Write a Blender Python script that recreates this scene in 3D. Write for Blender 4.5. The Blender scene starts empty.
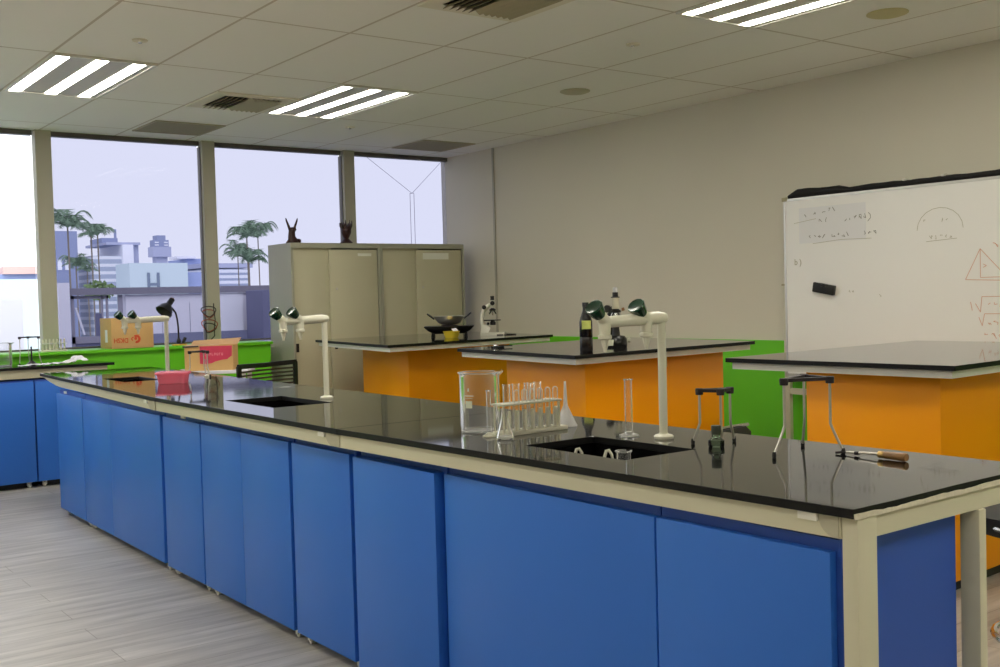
import bpy, bmesh, math, random
from mathutils import Vector, Matrix
R = random.Random(7)
S = bpy.context.scene
COL = S.collection
PI = math.pi

# ------------------------------------------------------------------ materials
def lin(c):
    c = c / 255.0
    return c / 12.92 if c <= 0.04045 else ((c + 0.055) / 1.055) ** 2.4
def rgb(r, g, b): return (lin(r), lin(g), lin(b), 1.0)

def mat(name, col, rough=0.5, metal=0.0, spec=0.5, noise=0.0, nscale=8.0, bump=0.0, bscale=60.0, alpha=None, trans=0.0, coat=0.0):
    m = bpy.data.materials.new(name); m.use_nodes = True
    nt = m.node_tree; b = nt.nodes['Principled BSDF']
    b.inputs['Base Color'].default_value = col
    b.inputs['Roughness'].default_value = rough
    b.inputs['Metallic'].default_value = metal
    b.inputs['Specular IOR Level'].default_value = spec
    b.inputs['Coat Weight'].default_value = coat
    b.inputs['Coat Roughness'].default_value = 0.05
    if trans: b.inputs['Transmission Weight'].default_value = trans
    tc = nt.nodes.new('ShaderNodeTexCoord')
    if noise:
        n = nt.nodes.new('ShaderNodeTexNoise'); n.inputs['Scale'].default_value = nscale; n.inputs['Detail'].default_value = 4
        nt.links.new(tc.outputs['Object'], n.inputs['Vector'])
        mx = nt.nodes.new('ShaderNodeMix'); mx.data_type = 'RGBA'
        mx.inputs['A'].default_value = tuple(max(0, c * (1 - noise)) for c in col[:3]) + (1,)
        mx.inputs['B'].default_value = tuple(min(1, c * (1 + noise)) for c in col[:3]) + (1,)
        nt.links.new(n.outputs['Fac'], mx.inputs['Factor'])
        nt.links.new(mx.outputs['Result'], b.inputs['Base Color'])
    if bump:
        n2 = nt.nodes.new('ShaderNodeTexNoise'); n2.inputs['Scale'].default_value = bscale; n2.inputs['Detail'].default_value = 3
        nt.links.new(tc.outputs['Object'], n2.inputs['Vector'])
        bp = nt.nodes.new('ShaderNodeBump'); bp.inputs['Strength'].default_value = bump; bp.inputs['Distance'].default_value = 0.01
        nt.links.new(n2.outputs['Fac'], bp.inputs['Height'])
        nt.links.new(bp.outputs['Normal'], b.inputs['Normal'])
    return m

def thin_glass(name, tint, gloss=1.0, ior=1.45, rough=0.02, body=0.0):
    m = bpy.data.materials.new(name); m.use_nodes = True
    nt = m.node_tree; nt.nodes.clear()
    o = nt.nodes.new('ShaderNodeOutputMaterial')
    t = nt.nodes.new('ShaderNodeBsdfTransparent'); t.inputs['Color'].default_value = tint + (1,)
    g = nt.nodes.new('ShaderNodeBsdfGlossy'); g.inputs['Roughness'].default_value = rough
    g.inputs['Color'].default_value = (gloss, gloss, gloss, 1)
    f = nt.nodes.new('ShaderNodeFresnel'); f.inputs['IOR'].default_value = ior
    geo = nt.nodes.new('ShaderNodeNewGeometry')
    mx = nt.nodes.new('ShaderNodeMixShader')
    nt.links.new(f.outputs[0], mx.inputs[0])
    nt.links.new(t.outputs[0], mx.inputs[1]); nt.links.new(g.outputs[0], mx.inputs[2])
    if body:  # white at glancing angles imitates bright light refracted in glass edges
        d = nt.nodes.new('ShaderNodeBsdfTranslucent'); d.inputs['Color'].default_value = (.95, .95, .93, 1)
        d2 = nt.nodes.new('ShaderNodeBsdfDiffuse'); d2.inputs['Color'].default_value = (.95, .95, .93, 1)
        dm = nt.nodes.new('ShaderNodeMixShader'); nt.links.new(d.outputs[0], dm.inputs[1]); nt.links.new(d2.outputs[0], dm.inputs[2])
        lw = nt.nodes.new('ShaderNodeLayerWeight'); lw.inputs['Blend'].default_value = .25
        ml = nt.nodes.new('ShaderNodeMath'); ml.operation = 'MULTIPLY_ADD'; nt.links.new(lw.outputs['Facing'], ml.inputs[0]); ml.inputs[1].default_value = body; ml.inputs[2].default_value = .03
        m3 = nt.nodes.new('ShaderNodeMixShader'); nt.links.new(ml.outputs[0], m3.inputs[0]); nt.links.new(mx.outputs[0], m3.inputs[1]); nt.links.new(dm.outputs[0], m3.inputs[2]); mx = m3
    nt.links.new(mx.outputs[0], o.inputs['Surface'])
    return m

def frosted(name, col, thru=0.35, rough=0.35, clear=0.0):
    m = bpy.data.materials.new(name); m.use_nodes = True
    nt = m.node_tree; b = nt.nodes['Principled BSDF']; o = nt.nodes['Material Output']
    b.inputs['Base Color'].default_value = col; b.inputs['Roughness'].default_value = rough
    t = nt.nodes.new('ShaderNodeBsdfTranslucent'); t.inputs['Color'].default_value = col
    mx = nt.nodes.new('ShaderNodeMixShader'); mx.inputs[0].default_value = thru
    nt.links.new(b.outputs[0], mx.inputs[1]); nt.links.new(t.outputs[0], mx.inputs[2])
    last = mx
    if clear:
        tr = nt.nodes.new('ShaderNodeBsdfTransparent'); tr.inputs['Color'].default_value = tuple(0.4 + 0.6 * c for c in col[:3]) + (1,)
        m2 = nt.nodes.new('ShaderNodeMixShader'); m2.inputs[0].default_value = clear
        nt.links.new(mx.outputs[0], m2.inputs[1]); nt.links.new(tr.outputs[0], m2.inputs[2]); last = m2
    nt.links.new(last.outputs[0], o.inputs['Surface'])
    return m

def emit(name, col, strength):
    m = bpy.data.materials.new(name); m.use_nodes = True
    nt = m.node_tree; nt.nodes.clear()
    o = nt.nodes.new('ShaderNodeOutputMaterial'); e = nt.nodes.new('ShaderNodeEmission')
    e.inputs['Color'].default_value = col; e.inputs['Strength'].default_value = strength
    nt.links.new(e.outputs[0], o.inputs['Surface'])
    return m

def floor_mat():
    m = bpy.data.materials.new('grey_wood_vinyl'); m.use_nodes = True
    nt = m.node_tree; b = nt.nodes['Principled BSDF']; L = nt.links
    tc = nt.nodes.new('ShaderNodeTexCoord')
    br = nt.nodes.new('ShaderNodeTexBrick'); br.inputs['Scale'].default_value = 1.0
    br.inputs['Brick Width'].default_value = 1.2; br.inputs['Row Height'].default_value = 0.17
    br.inputs['Mortar Size'].default_value = 0.0015; br.offset = 0.37
    br.inputs['Color1'].default_value = rgb(205, 202, 198); br.inputs['Color2'].default_value = rgb(189, 185, 180)
    br.inputs['Mortar'].default_value = rgb(140, 132, 120)
    L.new(tc.outputs['Object'], br.inputs['Vector'])
    mp = nt.nodes.new('ShaderNodeMapping'); mp.inputs['Scale'].default_value = (0.9, 9.0, 1.0)
    L.new(tc.outputs['Object'], mp.inputs['Vector'])
    n = nt.nodes.new('ShaderNodeTexNoise'); n.inputs['Scale'].default_value = 2.2; n.inputs['Detail'].default_value = 6; n.inputs['Roughness'].default_value = 0.6
    L.new(mp.outputs[0], n.inputs['Vector'])
    cr = nt.nodes.new('ShaderNodeValToRGB')
    cr.color_ramp.elements[0].position = 0.3; cr.color_ramp.elements[0].color = (0.62, 0.6, 0.58, 1)
    cr.color_ramp.elements[1].position = 0.72; cr.color_ramp.elements[1].color = (1.15, 1.13, 1.1, 1)
    L.new(n.outputs['Fac'], cr.inputs[0])
    mx = nt.nodes.new('ShaderNodeMix'); mx.data_type = 'RGBA'; mx.blend_type = 'MULTIPLY'; mx.inputs['Factor'].default_value = 1.0
    L.new(br.outputs['Color'], mx.inputs['A']); L.new(cr.outputs[0], mx.inputs['B'])
    L.new(mx.outputs['Result'], b.inputs['Base Color'])
    b.inputs['Roughness'].default_value = 0.32
    return m

def ceil_mat():
    m = bpy.data.materials.new('ceiling_tile_grid'); m.use_nodes = True
    nt = m.node_tree; b = nt.nodes['Principled BSDF']; L = nt.links
    tc = nt.nodes.new('ShaderNodeTexCoord'); sp = nt.nodes.new('ShaderNodeSeparateXYZ'); L.new(tc.outputs['Object'], sp.inputs[0])
    def line(out, off, per, w):
        a = nt.nodes.new('ShaderNodeMath'); a.operation = 'SUBTRACT'; L.new(out, a.inputs[0]); a.inputs[1].default_value = off
        p = nt.nodes.new('ShaderNodeMath'); p.operation = 'PINGPONG'; L.new(a.outputs[0], p.inputs[0]); p.inputs[1].default_value = per / 2
        c = nt.nodes.new('ShaderNodeMath'); c.operation = 'LESS_THAN'; L.new(p.outputs[0], c.inputs[0]); c.inputs[1].default_value = w
        return c.outputs[0]
    lx = line(sp.outputs['X'], 1.656, 0.6, 0.008); ly = line(sp.outputs['Y'], 6.28, 1.2, 0.008)
    mxx = nt.nodes.new('ShaderNodeMath'); mxx.operation = 'MAXIMUM'; L.new(lx, mxx.inputs[0]); L.new(ly, mxx.inputs[1])
    n = nt.nodes.new('ShaderNodeTexNoise'); n.inputs['Scale'].default_value = 0.9; n.inputs['Detail'].default_value = 3
    L.new(tc.outputs['Object'], n.inputs['Vector'])
    m1 = nt.nodes.new('ShaderNodeMix'); m1.data_type = 'RGBA'
    m1.inputs['A'].default_value = rgb(250, 248, 238); m1.inputs['B'].default_value = rgb(254, 252, 246); L.new(n.outputs['Fac'], m1.inputs['Factor'])
    m2 = nt.nodes.new('ShaderNodeMix'); m2.data_type = 'RGBA'
    L.new(mxx.outputs[0], m2.inputs['Factor']); L.new(m1.outputs['Result'], m2.inputs['A']); m2.inputs['B'].default_value = rgb(212, 204, 188)
    L.new(m2.outputs['Result'], b.inputs['Base Color'])
    b.inputs['Roughness'].default_value = 0.9
    n2 = nt.nodes.new('ShaderNodeTexNoise'); n2.inputs['Scale'].default_value = 180; L.new(tc.outputs['Object'], n2.inputs['Vector'])
    bp = nt.nodes.new('ShaderNodeBump'); bp.inputs['Strength'].default_value = 0.15; bp.inputs['Distance'].default_value = 0.004
    L.new(n2.outputs['Fac'], bp.inputs['Height']); L.new(bp.outputs['Normal'], b.inputs['Normal'])
    return m

def stripes_mat(name, ca, cb, period, duty, axis='Z', rough=0.6):
    m = bpy.data.materials.new(name); m.use_nodes = True
    nt = m.node_tree; b = nt.nodes['Principled BSDF']; L = nt.links
    tc = nt.nodes.new('ShaderNodeTexCoord'); sp = nt.nodes.new('ShaderNodeSeparateXYZ'); L.new(tc.outputs['Object'], sp.inputs[0])
    p = nt.nodes.new('ShaderNodeMath'); p.operation = 'MODULO'; L.new(sp.outputs[axis], p.inputs[0]); p.inputs[1].default_value = period
    a = nt.nodes.new('ShaderNodeMath'); a.operation = 'ABSOLUTE'; L.new(p.outputs[0], a.inputs[0])
    c = nt.nodes.new('ShaderNodeMath'); c.operation = 'LESS_THAN'; L.new(a.outputs[0], c.inputs[0]); c.inputs[1].default_value = period * duty
    mx = nt.nodes.new('ShaderNodeMix'); mx.data_type = 'RGBA'; L.new(c.outputs[0], mx.inputs['Factor'])
    mx.inputs['A'].default_value = ca; mx.inputs['B'].default_value = cb
    L.new(mx.outputs['Result'], b.inputs['Base Color']); b.inputs['Roughness'].default_value = rough
    return m

M = {}
M['wall'] = mat('wall_paint', rgb(217, 212, 195), 0.75, noise=0.03, nscale=1.2, bump=0.04, bscale=90)
M['ceil'] = ceil_mat()
M['floor'] = floor_mat()
M['green'] = mat('green_laminate', rgb(107, 207, 32), 0.45, noise=0.03, nscale=3)
M['blue'] = mat('blue_laminate', rgb(47, 112, 213), 0.42, spec=.42, noise=0.03, nscale=2.5)
M['bluedk'] = mat('shaded_blue_carcass', rgb(40, 84, 180), 0.5)  # darker than the doors: shade under the apron put into the colour
M['orange'] = mat('orange_laminate', rgb(254, 163, 0), 0.42, spec=.3, noise=0.02, nscale=2)
M['black_top'] = mat('black_stone_top', rgb(17, 17, 18), 0.045, noise=0.25, nscale=220, spec=0.5)
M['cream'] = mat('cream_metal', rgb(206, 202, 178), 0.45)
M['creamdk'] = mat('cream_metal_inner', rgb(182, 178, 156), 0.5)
M['chip'] = mat('chipped_edge', rgb(214, 208, 188), 0.8, noise=0.15, nscale=60, bump=0.4, bscale=90)
M['white_metal'] = mat('white_metal', rgb(228, 226, 216), 0.4)
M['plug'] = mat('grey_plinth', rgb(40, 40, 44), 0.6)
M['castor'] = mat('castor_plastic', rgb(222, 222, 214), 0.4)
M['rubber'] = mat('black_rubber', rgb(28, 28, 28), 0.6)
M['sink'] = mat('black_sink', rgb(10, 10, 11), 0.18)
M['steel_cab'] = mat('putty_steel', rgb(198, 193, 164), 0.42, noise=0.03, nscale=2)
M['steel_side'] = mat('shaded_putty_steel_case', rgb(170, 169, 150), 0.45)  # case darkened against the doors to give the cupboard a shaded side
M['blackp'] = mat('black_plastic', rgb(20, 20, 21), 0.4)
M['blacks'] = mat('black_shiny', rgb(14, 14, 15), 0.2)
M['tapw'] = mat('tap_enamel', rgb(232, 230, 212), 0.3, coat=0.3)
M['tapg'] = mat('tap_knob_green', rgb(10, 58, 38), 0.25, coat=0.4)
M['glass'] = thin_glass('clear_glass', (0.97, 0.975, 0.97), ior=1.3, rough=.12, body=.55)
M['glassrim'] = thin_glass('glass_rim', (0.90, 0.91, 0.9), ior=1.4, rough=.15, body=.7)
M['glassg'] = thin_glass('greenish_glass', (0.55, 0.66, 0.58), ior=1.6)
M['pane_clear'] = thin_glass('clear_window_glass', (0.88, 0.89, 0.90), ior=1.1)
M['pane_tint'] = thin_glass('tinted_window_glass', (0.605, 0.608, 0.668), ior=1.06)
M['frost'] = frosted('frosted_plastic', rgb(238, 236, 222), 0.35)
M['frostc'] = frosted('translucent_plastic', rgb(236, 236, 236), 0.4, clear=0.3)
M['print'] = mat('white_print', rgb(225, 228, 205), 0.6)
M['pink'] = frosted('pink_plastic', rgb(255, 165, 188), 0.45, 0.3, clear=0.12)
M['card'] = mat('cardboard', rgb(216, 176, 116), 0.8, noise=0.06, nscale=14, bump=0.05, bscale=40)
M['cardin'] = mat('cardboard_inside', rgb(208, 168, 128), 0.85, noise=0.05, nscale=14)
M['pinklabel'] = mat('pink_print', rgb(216, 62, 96), 0.6, noise=0.08, nscale=30)
M['palelabel'] = mat('pale_pink_print', rgb(240, 150, 165), 0.6)
M['redprint'] = mat('red_print', rgb(214, 78, 36), 0.6)
M['paper'] = mat('white_paper', rgb(232, 232, 240), 0.7)
M['chrome'] = mat('chrome', rgb(210, 210, 210), 0.18, metal=1.0)
M['rod'] = mat('zinc_rod', rgb(206, 202, 194), 0.35, metal=0.6)
M['castiron'] = mat('black_cast_iron', rgb(36, 28, 34), 0.5, noise=0.2, nscale=40)
M['wood'] = mat('dark_carved_wood', rgb(52, 24, 20), 0.45, noise=0.25, nscale=25)
M['handle'] = mat('wooden_handle', rgb(146, 108, 66), 0.4, noise=0.3, nscale=18)
M['ferrule'] = mat('brass_ferrule', rgb(200, 170, 110), 0.3, metal=1.0)
M['yellow'] = mat('yellow_plastic', rgb(252, 226, 70), 0.35)
M['ylabel'] = mat('yellow_green_label', rgb(196, 206, 110), 0.6)
M['amber'] = mat('dark_amber_glass', rgb(11, 7, 7), 0.22)
M['wb'] = mat('whiteboard_enamel', rgb(244, 243, 238), 0.28, noise=0.02, nscale=1.5)
M['alu'] = mat('aluminium_frame', rgb(206, 204, 200), 0.35, metal=0.6)
M['inkg'] = mat('grey_marker', rgb(186, 182, 162), 0.7)
M['inkd'] = mat('dark_marker', rgb(140, 138, 126), 0.7)
M['inkr'] = mat('red_marker', rgb(222, 176, 152), 0.7)
M['mull'] = mat('window_mullion', rgb(178, 175, 158), 0.55)
M['mulldk'] = mat('window_frame_dark', rgb(92, 88, 84), 0.5)
M['ventp'] = mat('vent_panel', rgb(236, 230, 210), 0.7)
M['ventslat'] = mat('vent_slat', rgb(176, 166, 134), 0.6)
M['ventdk'] = mat('vent_dark', rgb(24, 22, 20), 0.8)
M['grille'] = mat('return_air_mesh', rgb(158, 150, 124), 0.85, noise=0.3, nscale=300)
M['tube'] = emit('lit_tube', (1.0, 0.95, 0.84, 1), 26.5)
M['louvre'] = mat('light_louvre', rgb(205, 202, 192), 0.45, noise=0.1, nscale=50)
M['mesh'] = mat('chair_slat', rgb(64, 58, 46), 0.5)
M['speaker'] = mat('ceiling_speaker', rgb(212, 202, 152), 0.7, noise=0.1, nscale=200)
M['detector'] = mat('ceiling_detector', rgb(196, 190, 164), 0.6)
M['cable_r'] = mat('red_cable', rgb(150, 70, 50), 0.5)
M['cable_b'] = mat('dark_cable', rgb(40, 34, 30), 0.5)
# outdoors; haze is put into the paled building and palm colours
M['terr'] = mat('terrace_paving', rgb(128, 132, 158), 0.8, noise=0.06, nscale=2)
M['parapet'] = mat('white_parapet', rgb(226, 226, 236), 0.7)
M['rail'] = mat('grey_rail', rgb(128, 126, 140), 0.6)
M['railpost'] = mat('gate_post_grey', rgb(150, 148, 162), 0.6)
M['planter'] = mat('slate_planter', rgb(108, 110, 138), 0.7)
M['leaf'] = mat('hazed_palm_leaf', rgb(104, 128, 104), 0.6, noise=0.2, nscale=3)
M['bush'] = mat('bush_leaf', rgb(116, 140, 92), 0.7, noise=0.25, nscale=4)
M['trunk'] = mat('palm_trunk', rgb(120, 112, 100), 0.8)
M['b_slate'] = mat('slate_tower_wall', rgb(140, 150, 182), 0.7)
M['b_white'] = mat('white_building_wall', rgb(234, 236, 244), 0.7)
M['b_teal'] = mat('hazed_teal_wall', rgb(196, 212, 218), 0.7)
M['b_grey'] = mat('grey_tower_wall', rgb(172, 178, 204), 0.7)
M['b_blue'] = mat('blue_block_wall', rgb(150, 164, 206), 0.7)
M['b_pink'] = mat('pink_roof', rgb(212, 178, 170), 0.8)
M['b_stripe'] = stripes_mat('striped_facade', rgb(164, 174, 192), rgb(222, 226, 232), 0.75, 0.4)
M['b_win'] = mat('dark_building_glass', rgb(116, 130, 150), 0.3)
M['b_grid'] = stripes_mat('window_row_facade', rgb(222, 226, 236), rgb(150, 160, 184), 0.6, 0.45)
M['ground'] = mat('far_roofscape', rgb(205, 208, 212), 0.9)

# ------------------------------------------------------------------ mesh builder
class MB:
    def __init__(s): s.bm = bmesh.new()
    def face(s, pts):
        vs = [s.bm.verts.new(p) for p in pts]
        try: s.bm.faces.new(vs)
        except ValueError: pass
    def hexa(s, a, b):           # bottom 4 pts, top 4 pts (ccw from above)
        vs = [s.bm.verts.new(p) for p in list(a) + list(b)]
        for f in ((3, 2, 1, 0), (4, 5, 6, 7), (0, 1, 5, 4), (1, 2, 6, 5), (2, 3, 7, 6), (3, 0, 4, 7)):
            s.bm.faces.new([vs[i] for i in f])
        return vs
    def box(s, x0, x1, y0, y1, z0, z1, bev=0.0):
        vs = s.hexa(((x0, y0, z0), (x1, y0, z0), (x1, y1, z0), (x0, y1, z0)), ((x0, y0, z1), (x1, y0, z1), (x1, y1, z1), (x0, y1, z1)))
        if bev:
            es = set()
            for v in vs: es.update(v.link_edges)
            bmesh.ops.bevel(s.bm, geom=list(es), offset=bev, segments=2, profile=0.5, affect='EDGES')
        return s
    def bar(s, p, q, w, h, up=(0, 0, 1)):
        p = Vector(p); q = Vector(q); d = (q - p).normalized(); u = Vector(up)
        if abs(d.dot(u)) > 0.98: u = Vector((1, 0, 0))
        a = d.cross(u).normalized() * w / 2; b = a.cross(d).normalized() * h / 2
        s.hexa([p - a - b, p + a - b, q + a - b, q - a - b], [p - a + b, p + a + b, q + a + b, q - a + b]); return s
    def tube(s, pts, r, seg=10, cap=True, closed=False):
        pts = [Vector(p) for p in pts]; n = len(pts)
        rs = r if isinstance(r, (list, tuple)) else [r] * n
        rings = []; ref = None
        for i, p in enumerate(pts):
            if closed: d = (pts[(i + 1) % n] - pts[i - 1]).normalized()
            elif i == 0: d = (pts[1] - pts[0]).normalized()
            elif i == n - 1: d = (pts[-1] - pts[-2]).normalized()
            else: d = ((pts[i + 1] - p).normalized() + (p - pts[i - 1]).normalized()).normalized()
            if ref is None:
                ref = Vector((0, 0, 1)) if abs(d.z) < 0.9 else Vector((1, 0, 0))
            a = (ref - d * ref.dot(d)).normalized(); ref = a; b = d.cross(a)
            rings.append([s.bm.verts.new(p + (a * math.cos(t) + b * math.sin(t)) * rs[i]) for t in [2 * PI * k / seg for k in range(seg)]])
        m = n if closed else n - 1
        for i in range(m):
            A = rings[i]; B = rings[(i + 1) % n]
            for k in range(seg):
                s.bm.faces.new((A[k], A[(k + 1) % seg], B[(k + 1) % seg], B[k]))
        if cap and not closed:
            s.bm.faces.new(rings[0][::-1]); s.bm.faces.new(rings[-1])
        return s
    def lathe(s, prof, c=(0, 0, 0), axis=(0, 0, 1), seg=24, cap0=True, cap1=True):
        c = Vector(c); d = Vector(axis).normalized()
        ref = Vector((1, 0, 0)) if abs(d.x) < 0.9 else Vector((0, 1, 0))
        a = (ref - d * ref.dot(d)).normalized(); b = d.cross(a)
        rings = []
        for (r, h) in prof:
            if r < 1e-6: rings.append([s.bm.verts.new(c + d * h)])
            else: rings.append([s.bm.verts.new(c + d * h + (a * math.cos(t) + b * math.sin(t)) * r) for t in [2 * PI * k / seg for k in range(seg)]])
        for A, B in zip(rings, rings[1:]):
            for k in range(seg):
                k2 = (k + 1) % seg
                if len(A) == 1 and len(B) == 1: continue
                if len(A) == 1: s.bm.faces.new((A[0], B[k2], B[k]))
                elif len(B) == 1: s.bm.faces.new((A[k], A[k2], B[0]))
                else: s.bm.faces.new((A[k], A[k2], B[k2], B[k]))
        if cap0 and len(rings[0]) > 1: s.bm.faces.new(rings[0][::-1])
        if cap1 and len(rings[-1]) > 1: s.bm.faces.new(rings[-1])
        return s
    def prism(s, poly, off):     # poly: list of 3d pts; off: extrusion vector
        off = Vector(off); a = [s.bm.verts.new(p) for p in poly]; b = [s.bm.verts.new(Vector(p) + off) for p in poly]; n = len(poly)
        s.bm.faces.new(a[::-1]); s.bm.faces.new(b)
        for i in range(n): s.bm.faces.new((a[i], a[(i + 1) % n], b[(i + 1) % n], b[i]))
        return s
    def ball(s, c, r, sc=(1, 1, 1), seg=12):
        mtx = Matrix.Translation(c) @ Matrix.Diagonal((r * sc[0], r * sc[1], r * sc[2], 1))
        bmesh.ops.create_uvsphere(s.bm, u_segments=seg, v_segments=max(6, seg // 2 + 2), radius=1.0, matrix=mtx); return s
    def build(s, name, material, parent=None, smooth=True, recalc=True):
        if recalc: bmesh.ops.recalc_face_normals(s.bm, faces=s.bm.faces)
        me = bpy.data.meshes.new(name); s.bm.to_mesh(me); s.bm.free()
        me.materials.append(material)
        if smooth:
            for p in me.polygons: p.use_smooth = True
            me.set_sharp_from_angle(angle=math.radians(38))
        o = bpy.data.objects.new(name, me); COL.objects.link(o)
        if parent: o.parent = parent
        return o

M['black_edge'] = mat('black_stone_edge', rgb(14, 14, 15), 0.55, spec=0.25)
def edges_matt(o):
    me = o.data; me.materials.append(M['black_edge'])
    for p in me.polygons:
        if p.normal.z < 0.5: p.material_index = 1
    return o
def tag(o, label, cat, group=None, kind=None):
    o['label'] = label; o['category'] = cat
    if group: o['group'] = group
    if kind: o['kind'] = kind
    return o
def thing(name, label, cat, loc=(0, 0, 0), rz=0.0, group=None):
    o = bpy.data.objects.new(name, None); o.empty_display_size = 0.05; COL.objects.link(o)
    o.location = loc; o.rotation_euler = (0, 0, rz)
    return tag(o, label, cat, group)
def struct(o, label=None, cat=None):
    o['kind'] = 'structure'
    if label: o['label'] = label
    if cat: o['category'] = cat
    return o
def dup(root, loc, rz=None, label=None, scale=0):
    r = root.copy(); COL.objects.link(r); r.location = loc
    if rz is not None: r.rotation_euler = (0, 0, rz)
    if scale: r.scale = (scale, scale, scale)
    if label: r['label'] = label
    for ch in list(root.children):
        c = ch.copy(); COL.objects.link(c); c.parent = r
        for g in list(ch.children):
            d = g.copy(); COL.objects.link(d); d.parent = c
    return r
def text_mesh(name, body, size, material, mapf, parent, depth=0.0, kerning=1.0):
    cu = bpy.data.curves.new(name, 'FONT'); cu.body = body; cu.size = size; cu.align_x = 'CENTER'; cu.align_y = 'CENTER'; cu.space_character = kerning; cu.offset = size * 0.02
    to = bpy.data.objects.new(name, cu); COL.objects.link(to)
    dg = bpy.context.evaluated_depsgraph_get()
    me = bpy.data.meshes.new_from_object(to.evaluated_get(dg))
    bpy.data.objects.remove(to); bpy.data.curves.remove(cu)
    me.name = name
    for v in me.vertices: v.co = Vector(mapf(v.co.x, v.co.y))
    me.materials.clear(); me.materials.append(material)
    o = bpy.data.objects.new(name, me); COL.objects.link(o); o.parent = parent
    return o

# ------------------------------------------------------------------ room
XR, ZC, YW = 6.16, 2.7436, 9.055
XL, YB = -3.2, -3.4
HB = 0.90
FZ = 0.05      # floor level
struct(MB().box(XL - .2, XR + .2, YB - .2, YW + .12, -0.12, FZ).build('floor', M['floor'], smooth=False), 'grey wood-look vinyl plank floor', 'floor')
struct(MB().box(XL - .2, XR + .2, YB - .2, YW + .12, ZC, ZC + 0.12).build('ceiling', M['ceil'], smooth=False), 'suspended ceiling of cream tiles in a grid', 'ceiling')
wr = struct(MB().box(XR, XR + 0.2, YB - .2, YW + .12, 0.0, ZC).build('wall_right', M['wall'], smooth=False), 'plain beige wall behind the whiteboard', 'wall')
struct(MB().box(XL - .2, XL, YB - .2, YW + .12, 0, ZC).build('wall_left', M['wall'], smooth=False), 'plain beige side wall', 'wall')
struct(MB().box(XL, XR, YB - .2, YB, 0, ZC).build('wall_front', M['wall'], smooth=False), 'plain beige wall opposite the windows', 'wall')
wb_ = MB().box(XL, XR, YW, YW + .12, 0, 0.985); wb_.box(XL, -1.8, YW, YW + .12, 0.985, ZC)
struct(wb_.build('wall_back', M['wall'], smooth=False), 'low wall under the windows', 'wall')
# green dado on the right wall
struct(MB().box(XR - 0.018, XR - 0.001, YB, 8.27, FZ + .001, 0.965).build('trim_1', M['green'], smooth=False), 'green panelled lower part of the right wall', 'wall panel')
struct(MB().box(XR - 0.012, XR - 0.001, 8.268, 8.292, FZ + .001, ZC - .002).build('trim_2', M['mull'], smooth=False), 'thin vertical cover strip on the right wall near the windows', 'trim')
# green casing and ledge below the windows
gl = MB().box(XL + .002, 4.022, 8.725, YW - .002, FZ + .0005, 0.972)
struct(gl.build('trim_3', M['green'], smooth=False), 'bright green casing below the windows', 'wall panel')
struct(MB().box(XL + .002, 4.03, 8.69, YW + 0.03, 0.973, 0.998, 0.003).build('trim_4', M['green']), 'bright green ledge along the windows', 'ledge')
# windows
mulls = [(-1.80, -1.72), (-0.52, -0.40), (0.85, 0.97), (2.22, 2.341), (3.582, 3.695), (4.959, 5.071)]
for i, (a, b) in enumerate(mulls):
    m_ = MB().box(a, b, YW - .04, YW + .06, 0.998, ZC - .001)
    o = struct(m_.build('trim_%d' % (5 + i), M['mull'], smooth=False), 'beige window mullion', 'mullion')
    if i != 3: MB().box(a - .007, a - .0005, YW + .0, YW + .06, 0.998, ZC - .05).build('shade_strip', M['mulldk'], o, smooth=False)  # dark strip standing in for the mullion's shaded left face
wins = [(-1.72, -.532, 'clear'), (-0.40, 0.838, 'clear'), (0.97, 2.208, 'clear'), (2.341, 3.57, 'tint'), (3.695, 4.947, 'tint'), (5.071, XR - .001, 'tint')]  # first two are unseen, with clear glass to let in more daylight
wl = ['second unseen window beyond the left edge, added for daylight', 'window beyond the left edge', 'bright window at the far left with clear glass', 'tinted window behind the carton', 'tinted window left of the steel cupboards', 'tinted window above the right steel cupboard']
for i, (a, b, k) in enumerate(wins):
    w = bpy.data.objects.new('window_%d' % (i + 1), None); COL.objects.link(w); struct(w, wl[i], 'window')
    f = MB(); f.box(a, b, YW + .0, YW + .06, 2.705, ZC - .001); f.box(a, b, YW + .031, YW + .06, 0.999, 1.014)
    f.build('window_frame', M['mulldk'], w, smooth=False)
    MB().box(a, b, YW + .045, YW + .051, 1.014, 2.705).build('window_pane', M['pane_clear'] if k == 'clear' else M['pane_tint'], w, smooth=False)

# ------------------------------------------------------------------ ceiling fittings
def ceiling_light(x0, y0, label):
    t = thing('ceiling_light', label, 'ceiling light', (x0 + .3, y0 + .6, ZC), 0, 'recessed three-tube ceiling lights')
    f = MB()
    for (a, b, c, d) in ((-.295, .295, -.595, -.575), (-.295, .295, .575, .595), (-.295, -.275, -.575, .575), (.275, .295, -.575, .575)):
        f.box(a, b, c, d, -.012, -.0005)
    f.build('frame', M['white_metal'], t, smooth=False)
    l = MB()
    for (a, b) in ((-.275, -.267), (-.195, -.050), (.022, .163), (.235, .275)):
        l.box(a, b, -.575, .575, -.007, -.0005)
    l.build('louvre', M['louvre'], t, smooth=False)
    for c in (-.231, -.014, .199):
        MB().box(c - .035, c + .035, -.56, .56, -.009, -.001).build('lit_tube', M['tube'], t, smooth=False)
    return t
L0 = ceiling_light(1.656, 6.28, 'lit ceiling light of three tubes, leftmost, nearest the far left window')
def L(x0, y0, label): return dup(L0, (x0 + .3, y0 + .6, ZC), None, label)
L(3.456, 6.28, 'lit ceiling light of three tubes, right of the slatted vent near the windows')
L(4.056, 2.68, 'lit ceiling light of three tubes cut by the top edge, toward the right wall')
for (x, y) in ((2.256, 2.68), (-0.144, 2.68), (-0.144, 6.28), (4.056, -0.92), (2.256, -0.92), (-0.144, -0.92), (-2.0, 2.68), (-2.0, 6.28)):
    L(x, y, 'lit ceiling light of three tubes outside the picture')

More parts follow.
